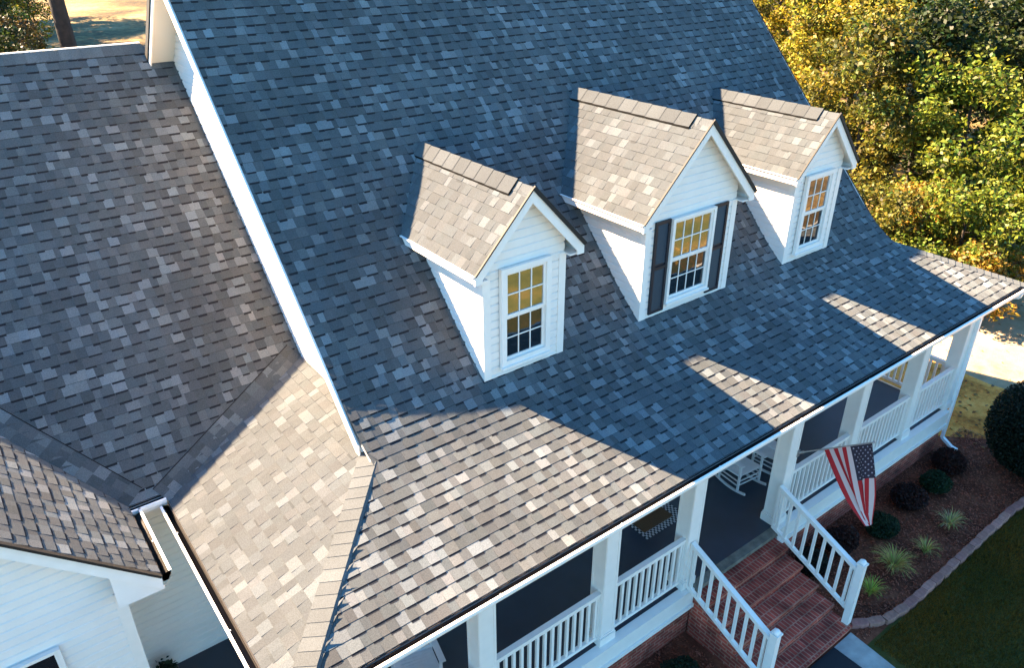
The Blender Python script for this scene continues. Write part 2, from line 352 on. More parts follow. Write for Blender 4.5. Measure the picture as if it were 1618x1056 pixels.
# main roof, front slope with the kick down to the porch
HIPOFF = 0.10
def iv_main(s):
    p, _ = prof_at(s); y = p.y
    if y < 1.95: return (y*0.955+HIPOFF, XE-y*0.955-HIPOFF+0.1)
    if y < YK+0.05:
        return (XL, XR)
    return (XL, XR)
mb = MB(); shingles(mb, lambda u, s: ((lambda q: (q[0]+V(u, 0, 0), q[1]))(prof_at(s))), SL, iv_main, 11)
# deck and thickness below the shingles
for k in range(len(prof)-1):
    a, b = prof[k], prof[k+1]
    ia, ib = iv_main(cum[k]+1e-4), iv_main(cum[k+1]-1e-4)
    lo0, hi0, lo1, hi1 = ia[0], ia[1], ib[0], ib[1]
    dz = V(0, 0, -0.16 if b.y > YK else -0.06)
    mb.face([a+V(lo0, 0, -.006), a+V(hi0, 0, -.006), b+V(hi1, 0, -.006), b+V(lo1, 0, -.006)], 0, SH)
    mb.face([a+V(lo0, 0, 0)+dz, b+V(lo1, 0, 0)+dz, b+V(hi1, 0, 0)+dz, a+V(hi0, 0, 0)+dz], 1)
# back slope
ZBE = 3.4; yb = YR+(ZR-ZBE)/T
for (z, m, fl) in ((0, 0, 0), (-0.16, 1, 1)):
    q = [(XL, YR, ZR+z), (XR, YR, ZR+z), (XR, yb, ZBE+z), (XL, yb, ZBE+z)]; mb.face(q[::-1] if not fl else q, m, SH)
main_roof = part('main_roof', mb, [M['shingle'], M['soffit']], house)
mb = MB(); caps(mb, (XL, YR, ZR), (XR, YR, ZR), (0, 1, -T), (0, -1, -T), 0.15, 5)
part('ridge_cap', mb, M['shingle'], main_roof)
# rake boards of the main roof
for x, s in ((XL, -1), (XR, 1)):
    mb = MB()
    y0 = YK+0.02 if s < 0 else YK
    for (ya, za, yc_, zc) in ((y0, rp(y0+.02), YR, ZR), (yb, ZBE, YR, ZR)):
        a = V(x, ya, za); b = V(x, yc_, zc); d = V(0, 0, -0.235); e = V(s*0.022, 0, 0)
        P = [a+V(0, 0, -.012), b+V(0, 0, -.012), b+d, a+d]
        mb.prism(P, e, 0)
    part('rake_board', mb, M['paint'], main_roof)
    mb = MB(); mb.bar((x+s*.028, y0, rp(y0+.02)+.0), (x+s*.028, YR, ZR+.0), 0.014, 0.012, 0, up=(0, -T, 1)); part('drip_edge', mb, M['drip'] if s > 0 else M['alum'], main_roof)
    mb = MB(); mb.bar((x+s*.03, YR, ZR-.035), (x+s*.03, yb, ZBE-.035), 0.02, 0.10, 0, up=(0, 0, 1)); part('drip_edge', mb, M['drip'], main_roof)
# side porch roofs
KS = 0.395; XS0 = -0.148; ZS0 = ZE-0.087
def side_roof(sx):
    # sx=-1 left (eave x=-0.163 facing -X) ; +1 mirrored at the right
    x0 = XS0 if sx < 0 else XE-XS0; W = 2.29
    Sl = math.hypot(W, W*KS); U = V(0, -1, 0) if sx < 0 else V(0, 1, 0); Sd = V(1, 0, KS) if sx < 0 else V(-1, 0, KS)
    mp = plane_map((x0, 0, ZS0), U, Sd)
    cosk = 1/math.hypot(1, KS)
    def iv(s):
        dx = s*cosk; ylo = max(0, (dx+XS0-HIPOFF)/0.955)
        if dx > 2.02: ylo = 2.02
        yhi = 3.80+(ZS0-ZE)+KS*dx if sx < 0 else 9.0
        if sx < 0: return (-yhi, -ylo)
        return (ylo, yhi)
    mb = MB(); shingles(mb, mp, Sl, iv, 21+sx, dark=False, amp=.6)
    yh = 3.8 if sx < 0 else 9.0; xe = x0-sx*W
    P = [(x0, 0.0, ZS0), (x0, yh+ZS0-ZE, ZS0), (xe, yh+(KS*W+ZS0-ZE if sx < 0 else 0), ZS0+KS*W), (xe, 2.1, ZS0+KS*W)]
    dn = [(p[0], p[1], p[2]-0.006) for p in P]; bt = [(p[0], p[1], p[2]-0.07) for p in P]
    if sx < 0: mb.face(dn[::-1], 0, SH); mb.face(bt, 1)
    else: mb.face(dn, 0, SH); mb.face(bt[::-1], 1)
    r_ = part('porch_roof', mb, [M['shingle'], M['white']], house)
    return r_
porch_l = side_roof(-1); porch_r = side_roof(1)
# hip caps
for sx in (-1, 1):
    def hx(y): return (y*0.955+HIPOFF-0.02) if sx < 0 else XE-(y*0.955+HIPOFF)+0.12
    ya, ybb = -0.02, 1.93
    a = V(hx(ya), ya, ZE+TL*ya+0.004); b = V(hx(ybb), ybb, ZE+TL*ybb+0.004)
    d = (b-a).normalized(); fn = V(0, -TL, 1).normalized(); sn = V(sx*KS, 0, 1).normalized()
    e1 = d.cross(fn); e1 = e1 if e1.x*(-sx) > 0 else -e1          # down on the front face
    e2 = d.cross(sn); e2 = e2 if e2.x*sx > 0 else -e2
    e1 = e1 if e1.z < 0 else -e1; e2 = e2 if e2.z < 0 else -e2
    mb = MB(); (caps(mb, a, b, e2, e1, 0.27, 31, h=.022, wid2=.03, tone=1.08) if sx < 0 else caps(mb, a, b, e1, e2, 0.12, 32, h=.022, tone=1.1)); part('hip_cap', mb, M['shingle'], house)
# wing roof on the left
SW = 1.0; YW0 = 3.80; YWR = 8.45; ZWR = ZE+SW*(YWR-YW0); WX0 = -12.0
mp = plane_map((0, YW0, ZE), (1, 0, 0), (0, 1, SW)); c45 = 1/math.hypot(1, SW)
def iv_w(s):
    dy = s*c45; return (WX0, HX0 if dy > 0.364*2.31 else -0.163+dy/0.364)
def iv_w2(s):
    dy = s*c45; r_ = min(HX0, XS0+(dy+ZE-ZS0)/KS+0.25)
    # the gabled roof covers the part left of its valley
    return (WX0 if dy > 2.6 else -0.575-dy/0.98-0.05, r_)
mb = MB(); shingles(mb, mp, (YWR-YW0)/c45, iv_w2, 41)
mb.face([(WX0, YWR, ZWR-.01), (WX0, 12.5, ZE), (HX0, 12.5, ZE), (HX0, YWR, ZWR-.01)], 0, SH)
mb.face([(-6, YW0, ZE-.08), (-6, YWR, ZWR-.09), (HX0, YWR, ZWR-.09), (HX0, YW0, ZE-.08)], 1)
wing_roof = part('wing_roof', mb, [M['shingle'], M['white']], house)
mb = MB(); caps(mb, (WX0, YWR, ZWR), (1.78, YWR, ZWR), (0, 1, -SW), (0, -1, -SW), 0.15, 43, h=0.03); part('ridge_cap', mb, M['shingle'], wing_roof)
mb = MB(); mb.bar((WX0, YWR+.03, ZWR+.050), (1.76, YWR+.03, ZWR+.050), 0.05, 0.014); part('ridge_flashing', mb, M['alum'], wing_roof)
# valley strips (woven valley shingles)
def valley(a, b, n1, w1, seed):
    r = random.Random(seed); a = Vector(a); b = Vector(b); d = (b-a).normalized(); L = (b-a).length; mb = MB(); s = 0; n1 = Vector(n1).normalized(); side = n1.cross(d).normalized()
    if side.x*w1[0]+side.y*w1[1] < 0: side = -side
    W_ = w1[2]
    while s < L:
        e = min(L, s+r.uniform(0.10, 0.2)); c = tabcol(r); t_ = 0
        while t_ < W_-0.01:
            t2 = min(W_, t_+r.uniform(0.09, 0.16)); P = [a+d*s+side*t_+n1*.014, a+d*e+side*t_+n1*.010, a+d*e+side*t2+n1*.010, a+d*s+side*t2+n1*.014]
            nn = (P[1]-P[0]).cross(P[3]-P[0]); mb.face(P if nn.dot(n1) > 0 else P[::-1], 0, tabcol(r)); t_ = t2
        s = e
    o0 = [a+side*W_+n1*.0145, b+side*W_+n1*.0145, b+side*(W_+.012)+n1*.0125, a+side*(W_+.012)+n1*.0125]
    nn = (o0[1]-o0[0]).cross(o0[3]-o0[0]); mb.face(o0 if nn.dot(n1) > 0 else o0[::-1], 0, (0.02, 0.018, 0.018)); return mb
part('valley_shingles', valley((XS0, 3.80+ZS0-ZE, ZS0), (2.13, 3.80+ZS0-ZE+KS*2.278, ZS0+KS*2.278), (0, -SW, 1), (-1, 1, 0.24), 3), M['shingle'], wing_roof)
# gabled roof of the front projection at the left; eave x=-0.59
GX = -0.59; GS = 0.97; GXR = -3.4; ZGR = ZE+GS*(GX-GXR); GY = 2.42
def gable_side(sx):
    cx_ = 1/math.hypot(1, GS); W = GX-GXR
    if sx > 0: mp = plane_map((GX, 0, ZE), (0, 1, 0), (-1, 0, GS)); iv = lambda s: (GY, 3.80+s*cx_*GS/SW)
    else: mp = plane_map((2*GXR-GX, 0, ZE), (0, -1, 0), (1, 0, GS)); iv = lambda s: (-(3.80+s*cx_*GS/SW), -GY)
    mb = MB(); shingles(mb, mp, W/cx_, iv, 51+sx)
    xe = GX if sx > 0 else 2*GXR-GX
    P = [(xe, GY, ZE), (xe, 3.8, ZE), (GXR, 3.8+W*GS/SW, ZGR), (GXR, GY, ZGR)]
    dn = [(p[0], p[1], p[2]-.006) for p in P]; bt = [(p[0], p[1], p[2]-.09) for p in P]
    if sx > 0: mb.face(dn, 0, SH); mb.face(bt[::-1], 1)
    else: mb.face(dn[::-1], 0, SH); mb.face(bt, 1)
    return mb
gr = part('gable_roof', gable_side(1).add(gable_side(-1)), [M['shingle'], M['white']], house)
mb = MB()
for sx in (1, -1):
    xe = GX if sx > 0 else 2*GXR-GX
    P = [V(xe, GY, ZE-.012), V(GXR, GY, ZGR-.012), V(GXR, GY, ZGR-.22), V(xe, GY, ZE-.22)]; mb.prism(P, (0, -0.024, 0))
part('rake_board', mb, M['paint'], gr)
mb = MB()
for sx in (1, -1):
    xe = GX if sx > 0 else 2*GXR-GX
    mb.bar((xe, GY-.035, ZE-.008), (GXR, GY-.035, ZGR-.008), 0.05, 0.03, 0, up=(0, 0, 1))
part('drip_edge', mb, M['drip'], gr)
part('valley_shingles', valley((GX, 3.80, ZE), (GXR, 3.8+(GX-GXR)*GS, ZGR), (GS, 0, 1), (1, -.2, 0.0), 9) if False else valley((GX, 3.80, ZE), (GXR+.02, 3.8+(GX-GXR-.02)*GS/SW, ZGR-.02), (0, -SW, 1), (1, 1, 0.26), 9), M['shingle'], gr)
# gutters
def gutter(a, b, out, name='gutter', end=True):
    a = Vector(a); b = Vector(b); o = Vector(out).normalized(); mb = MB(); Z = V(0, 0, 1)
    # K-style trough: back, floor, front, lip
    prof_ = [(0.0, -0.02), (0.0, -0.11), (0.060, -0.11), (0.075, -0.075), (0.098, -0.04), (0.098, 0.0), (0.080, 0.006)]
    th = 0.004
    for k in range(len(prof_)-1):
        p, q = prof_[k], prof_[k+1]
        P = [a+o*p[0]+Z*p[1], b+o*p[0]+Z*p[1], b+o*q[0]+Z*q[1], a+o*q[0]+Z*q[1]]
        n_ = (P[1]-P[0]).cross(P[2]-P[0]).normalized()
        mb.face(P, 1 if k == 0 else 0); Q = [x-n_*th for x in P][::-1]; mb.face(Q, 1)
        if n_.dot(o) > 0 or False: pass
    # dark skin across the trough, painting the shade inside it
    for k in range(0, 5):
        p, q = prof_[k], prof_[k+1]; s_ = 0.006
        pi = (p[0]+(s_ if k == 0 else 0 if k == 1 else -s_), p[1]+(s_ if k in (1,) else 0)); 
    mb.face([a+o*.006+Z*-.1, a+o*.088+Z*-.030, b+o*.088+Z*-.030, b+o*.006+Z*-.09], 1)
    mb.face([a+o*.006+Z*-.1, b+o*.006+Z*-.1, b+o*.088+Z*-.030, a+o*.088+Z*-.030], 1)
    mb.bar(a+o*.092+Z*.006, b+o*.092+Z*.006, 0.030, 0.012, 0)
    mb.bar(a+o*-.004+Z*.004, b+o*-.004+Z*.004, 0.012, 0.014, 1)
    L = (b-a).length; d = (b-a)/L
    for k in range(int(L/1.8)+1):
        p = a+d*min(L-.01, .6+k*1.8); mb.bar(p+o*.06+Z*-.002, p+o*.09+Z*.004, .014, .008, 0)
    if end:
        for e in (a, b): mb.face([e+o*p[0]+Z*p[1] for p in prof_], 0); mb.face([e+o*p[0]+Z*p[1] for p in prof_][::-1], 0)
    return part(name, mb, [M['alum'], M['gutin']], house)
EY = -0.015
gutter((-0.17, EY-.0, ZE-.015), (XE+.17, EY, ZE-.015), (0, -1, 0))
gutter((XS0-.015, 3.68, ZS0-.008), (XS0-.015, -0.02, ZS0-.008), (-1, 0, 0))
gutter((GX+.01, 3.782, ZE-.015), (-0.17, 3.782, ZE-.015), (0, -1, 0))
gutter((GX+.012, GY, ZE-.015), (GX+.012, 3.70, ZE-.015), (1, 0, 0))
# fascia and soffits
mb = MB(); mb.box((-.16, 0.0, ZE-.21), (XE+.16, .03, ZE-.03)); mb.box((XS0, .03, ZE-.24), (XS0+.03, 3.8, ZS0-.02)); mb.box((XE+.135, .03, ZE-.21), (XE+.165, 9, ZE-.03))
mb.box((GX, 3.8, ZE-.21), (-.166, 3.83, ZE-.03)); mb.box((GX-.03, GY, ZE-.21), (GX, 3.8, ZE-.03))
part('fascia', mb, M['paint'], house)
mb = MB(); mb.box((-.13, .04, ZE-.23), (XE+.13, HY0, ZE-.212)); mb.box((-.13, HY0, ZE-.23), (HX0, 4.0, ZE-.212)); mb.box((HX1, HY0, ZE-.23), (XE+.13, 9, ZE-.212)); mb.box((GX, 3.83, ZE-.228), (-.14, 4.05, ZE-.214)); mb.box((-.99, GY+.03, ZE-.2), (GX-.03, 3.9, ZE-.18))
part('porch_ceiling', mb, M['white'], house)
mb = MB(); mb.box((.35, .56, ZE-.45), (XE-.35, .78, ZE-.235)); mb.box((.35, .78, ZE-.45), (.57, 3.9, ZE-.235)); mb.box((XE-.57, .78, ZE-.45), (XE-.35, 9, ZE-.235)); part('porch_beam', mb, M['paint'], house)
# walls
X1, Y1, Z1 = V(1, 0, 0), V(0, 1, 0), V(0, 0, 1)
# left gable wall: plane x=HX0 facing -X ; pentagon
mb = siding((HX0, 0, 0), V(0, -1, 0), V(-1, 0, 0), -HY1, -HY0, G, ZR)
mb.clip((HX0, 0, A0-.10), (0, -T, 1)); mb.clip((HX0, YR, ZR-.10), (0, T, 1))
part('gable_wall', mb, M['white'], house)
mb = siding((HX1, 0, 0), V(0, 1, 0), V(1, 0, 0), HY0, HY1, G, ZR)
mb.clip((HX1, 0, A0-.10), (0, -T, 1)); mb.clip((HX1, YR, ZR-.10), (0, T, 1)); part('gable_wall', mb, M['white'], house)
fw = part('porch_wall', siding((0, HY0, 0), X1, V(0, -1, 0), HX0, HX1, 0, ZE-.2), M['white'], house)
part('back_wall', siding((0, HY1, 0), V(-1, 0, 0), V(0, 1, 0), -HX1, WX0*-1, G, ZBE-.1), M['white'], house)
part('recess_wall', siding((0, 4.02, 0), X1, V(0, -1, 0), -.98, HX0, -.02, ZE-.19), M['white'], house)
mb = siding((0, 2.66, 0), X1, V(0, -1, 0), 2*GXR+.98, -.98, G, ZGR); mb.clip((GX, 0, ZE-.1), (GS, 0, 1)); mb.clip((2*GXR-GX, 0, ZE-.1), (-GS, 0, 1))
gw = part('gable_front_wall', mb, M['white'], house)
mb = siding((-.98, 0, 0), V(0, 1, 0), X1, 2.66, 4.05, G, ZE-.19); part('return_wall', mb, M['white'], house)
mb = MB(); mb.box((-1.08, 2.635, G), (-.96, 2.66, ZE-.2)); mb.box((-.98, 2.66, G), (-.955, 2.77, ZE-.2)); mb.box((-.99, GY+.02, ZE-.215), (GX-.03, 2.66, ZE-.19)); part('corner_board', mb, M['paint'], house)
mb = MB(); mb.prism([(GX+.01, GY-.004, ZE-.225), (-1.06, GY-.004, ZE-.225), (-1.06, GY-.004, ZE+.235), (GX+.01, GY-.004, ZE-.19)][::-1], (0, .02, 0)); part('eave_return', mb, M['paint'], gr)
# window in the projecting front
def window(parent, cx_, y, z0, z1, W_, cols, rows, nx, depth=0.05, casing=0.09, zm=None, apron=True, gl=True):
    """double-hung window facing -Y, centred cx_, glass z0..z1; returns the frame object"""
    zm = zm if zm else (z0+z1)/2; mb = MB(); h = W_/2; t = 0.045
    mb.box((cx_-h-casing, y-.03, z1+.0), (cx_+h+casing, y+.03, z1+casing*.9)); mb.box((cx_-h-casing, y-.03, z0-casing), (cx_-h, y+.03, z1)); mb.box((cx_+h, y-.03, z0-casing), (cx_+h+casing, y+.03, z1))
    mb.box((cx_-h-casing-.01, y-.055, z0-casing-.03), (cx_+h+casing+.01, y+.03, z0-casing)); mb.box((cx_-h, y-.028, z0-casing), (cx_+h, y+.03, z0-.0))
    fr = part('window', mb, M['paint'], parent, org=(cx_, y, z0))
    for i, (a, b, yy, g) in enumerate(((zm, z1, y+.012, 'glass_hi'), (z0, zm, y+.03, 'glass_lo'))):
        ms = MB(); s = .036
        ms.box((cx_-h, yy-.016, a), (cx_-h+s, yy+.01, b)); ms.box((cx_+h-s, yy-.016, a), (cx_+h, yy+.01, b))
        ms.box((cx_-h+s, yy-.016, a), (cx_+h-s, yy+.01, a+s)); ms.box((cx_-h+s, yy-.016, b-s), (cx_+h-s, yy+.01, b))
        for k in range(1, cols): x = cx_-h+s+(W_-2*s)*k/cols; ms.box((x-.008, yy-.009, a+s), (x+.008, yy-.001, b-s))
        for k in range(1, rows): z = a+s+(b-a-2*s)*k/rows; ms.box((cx_-h+s, yy-.0105, z-.008), (cx_+h-s, yy-.0095+.007, z+.008))
        sash = ms; mp_ = MB(); mp_.face([(cx_-h+s*.5, yy, a+s*.5), (cx_+h-s*.5, yy, a+s*.5), (cx_+h-s*.5, yy, b-s*.5), (cx_-h+s*.5, yy, b-s*.5)])
        yield_ = (sash, mp_, g); fr_parts.append((fr, yield_))
    return fr
fr_parts = []
def flush(direct=False):
    """adds the sashes and panes collected for the windows; depth allows thing > part > sub-part"""
    for fr, (ms, mp_, g) in fr_parts:
        host = fr if not direct else fr.parent
        part('sash', ms, M['paint'], host, org=ORG[fr]); part('pane', mp_, M[g], host, org=ORG[fr])
    fr_parts.clear()
window(house, -2.22, 2.60, .95, 2.50, .98, 3, 2, 1, casing=.03)
for (fr, (ms, mp_, g)) in list(fr_parts): pass
fr_parts[0] = (fr_parts[0][0], (fr_parts[0][1][0], fr_parts[0][1][1], 'glass_lo')); flush()
for cx_ in (4.2, 10.4): window(house, cx_, HY0-.06, .7, 2.2, .95, 3, 2, 1); flush()
mb = MB(); mb.box((6.65, HY0-.05, 0), (6.75, HY0, 2.2)); mb.box((7.65, HY0-.05, 0), (7.75, HY0, 2.2)); mb.box((6.65, HY0-.05, 2.2), (7.75, HY0, 2.3)); mb.box((6.75, HY0-.03, 0), (7.65, HY0-.016, 2.2), 1)
dr = part('front_door', mb, [M['paint'], M['shutter']], house, org=(7.2, HY0, 0)); mb = MB(); mb.tube([(7.55, HY0-.04, 1), (7.55, HY0-.1, 1)], [.015, .03]); part('door_handle', mb, M['pole'], dr)
# porch floor, band, foundation, ceiling
mb = MB(); mb.box((.42, .47, -.12), (XE-.42, HY0, 0)); mb.box((.42, HY0, -.12), (HX0, 4.0, 0)); mb.box((HX1, HY0, -.12), (XE-.42, 9, 0)); mb.box((-.95, 2.9, -.12), (.42, 4.0, -.004)); part('porch_floor', mb, M['floor'], house)
mb = MB()
for x0, x1 in ((.40, 6.42), (8.62, XE-.40)):
    mb.box((x0, .43, -.30), (x1, .468, -.035)); mb.box((x0, .40, -.375), (x1, .466, -.305)); mb.box((x0, .425, -.032), (x1, .575, .010))
mb.box((.38, .47, -.375), (.418, 2.9, .01)); mb.box((XE-.418, .47, -.375), (XE-.38, 9, .01)); part('porch_skirt', mb, M['paint'], house)
for a, b, m_ in (((.46, .49, G-.1), (6.45, .58, -.376), 'brick_f'), ((8.6, .49, G-.1), (XE-.46, .58, -.376), 'brick_f'), ((.46, .6, G-.1), (.55, 4.0, -.125), 'brick_s'), ((XE-.55, .59, G-.1), (XE-.46, 9, -.125), 'brick_s')):
    mb = MB(); mb.box(a, b); part('foundation', mb, M[m_], house, org=(0, 0, 0))
# columns (front face y=0.537)
CW = 0.255; YC = 0.537; colx = [2.47, 4.59, 6.36, 8.76, 10.83, 12.95, 14.75]
def column(xc, w_=CW, wide=False):
    mb = MB(); h = w_/2; y0, y1 = YC, YC+w_
    zt = ZE-.45
    mb.box((xc-h, y0, 0.0), (xc+h, y1, zt))
    for (o_, a, b) in ((.028, 0.004, .16), (.016, .16, .20), (.028, zt-.12, zt-.004), (.014, zt-.16, zt-.12)):
        mb.box((xc-h-o_, y0-o_, a+.004), (xc+h+o_, y1+o_, b))
    # recessed panel stiles give the square box column its shadow lines
    for sx in (-1, 1):
        mb.box((xc+sx*h-(.035 if sx > 0 else 0), y0-.008, .2), (xc+sx*h+(.035 if sx < 0 else 0), y0-.0005, zt-.16))
        mb.box((xc-h-.008, y0+(0 if sx < 0 else w_-.035), .2), (xc-h-.0005, y0+(.035 if sx < 0 else w_), zt-.16))
    return mb
c0 = part('column', column(colx[0]), M['paint'], house, org=(colx[0], YC+.13, 0))
for i, x in enumerate(colx[1:]+[14.75, .5, .5]):
    y_off = 0 if i < 6 else (3.2 if i == 6 else (0 if i == 7 else 2.3))
    c = c0.copy(); sc.collection.objects.link(c); c.location = c0.location+V(x-colx[0], y_off, 0)
# railings with balusters
ZT = 1.047
bal = MB(); bal.box((-.021, -.021, 0), (.021, .021, .80)); balme = bal.mesh('baluster', M['paint'])
def railing(a, b, slope_ends=None, n=None, newel=False, name='railing', parent=None, hgt=ZT, low=.14):
    """a, b: floor points; straight or raked rail made of handrail, bottom rail and balusters"""
    a = Vector(a); b = Vector(b); mb = MB(); Z = V(0, 0, 1); d = (b-a); L = math.hypot(d.x, d.y)
    mb.bar(a+Z*(hgt-.02), b+Z*(hgt-.02), .085, .04, up=(0, 0, 1)); mb.bar(a+Z*(hgt-.068), b+Z*(hgt-.068), .05, .054, up=(0, 0, 1)); mb.bar(a+Z*low, b+Z*low, .06, .06, up=(0, 0, 1))
    for e in (a+d*.008, b-d*.008): mb.bar(e+Z*(low-.03), e+Z*(hgt-.03), .045, .045, up=(0, 1, 0))
    o = part(name, mb, M['paint'], parent or house, org=a)
    n = n or max(3, int(round(L/.135)))
    for k in range(n):
        t = (k+.5)/n; p = a+d*t; q = bpy.data.objects.new('baluster', balme); sc.collection.objects.link(q); q.parent = o
        q.location = p-a+Z*low; q.scale = (1, 1, (hgt-.09-low)/.80)
    return o
yr = YC+CW/2
for i in range(6):
    if i == 2: continue
    xa = colx[i]+CW/2; xb = colx[i+1]-CW/2; railing((xa, yr-.05, 0), (xb, yr-.05, 0))
railing((.63, yr-.05, 0), (colx[0]-CW/2, yr-.05, 0))
railing((14.76, YC+CW, 0), (14.76, 3.6, 0), low=.09); railing((14.76, 3.9, 0), (14.76, 8.9, 0))
# front steps
SX0, SX1 = 6.42, 8.57; NT = 5; steps = MB()
yn = [0.20-0.335*k for k in range(NT)]; zn = [-.17*(k+1) for k in range(NT)]
yn[-1] = -1.17
mb = MB()
for k in range(NT):
    yb_ = (.46 if k == 0 else yn[k-1]); 
    # tread course and riser, tread slightly proud
    mb.face([(SX0, yn[k]-.032, zn[k]), (SX1, yn[k]-.032, zn[k]), (SX1, yb_+.0, zn[k]), (SX0, yb_, zn[k])], 0)
    mb.face([(SX0, yn[k]-.032, zn[k]-.06), (SX1, yn[k]-.032, zn[k]-.06), (SX1, yn[k]-.032, zn[k]), (SX0, yn[k]-.032, zn[k])], 1)
    mb.face([(SX0, yn[k], zn[k]-.06), (SX0, yn[k]-.032, zn[k]-.06), (SX1, yn[k]-.032, zn[k]-.06), (SX1, yn[k], zn[k]-.06)][::-1], 1)
    mb.face([(SX0, yn[k], zn[k]-.17), (SX1, yn[k], zn[k]-.17), (SX1, yn[k], zn[k]-.06), (SX0, yn[k], zn[k]-.06)], 1)
    for x, s in ((SX0, 1), (SX1, -1)):
        q = [(x, yn[k], G-.1), (x, yb_, G-.1), (x, yb_, zn[k]), (x, yn[k]-.0, zn[k])]; mb.face(q[::-1] if s > 0 else q, 2)
mb.face([(SX0, .46, -.17), (SX1, .46, -.17), (SX1, .46, -.06), (SX0, .46, -.06)], 1)
stp = part('front_steps', mb, [M['brick_t'], M['brick_f'], M['brick_s']], house, org=(0, 0, 0))
mb = MB(); mb.box((SX0-.0, .40, -.075), (SX1+.03, .56, .004)); part('threshold_stone', mb, M['stone'], stp)
for sx, xr in ((-1, 6.33), (1, 8.55)):
    a = V(xr, YC-.01, -.02); b = V(xr, -1.03, -.66)
    o = railing(a, b, name='stair_railing', hgt=1.0, low=.10, n=9)
    mb = MB(); x, y = xr, -1.09
    mb.box((x-.055, y-.055, zn[-1]), (x+.055, y+.055, .44)); mb.box((x-.068, y-.068, .44), (x+.068, y+.068, .47)); mb.box((x-.045, y-.045, .47), (x+.045, y+.045, .485))
    # rounded cap
    prev = None
    for k in range(6):
        t = k/5*math.pi*.5; r_ = .055*math.cos(t)+.002; z_ = .485+.05*math.sin(t)
        ring = [V(x+r_*math.cos(j*math.pi/6), y+r_*math.sin(j*math.pi/6), z_) for j in range(12)]
        if prev:
            for j in range(12): mb.face([prev[j], prev[(j+1) % 12], ring[(j+1) % 12], ring[j]])
        prev = ring
    mb.face(prev); 
    nw = part('newel_post', mb, M['paint'], o)
# downspout at the right corner
mb = MB(); p = [(14.93, -.06, ZE-.13), (14.93, -.04, ZE-.22), (14.915, .50, ZE-.40), (14.915, .50, -.82), (14.915, .26, -.96)]
for a, b in zip(p, p[1:]): mb.bar(a, b, .075, .06, up=(0.01, 1, 0.01))
mb.bar(p[-1], (14.915, .14, -.975), .08, .065, up=(0, 0, 1)); part('downspout', mb, M['alum'], house)
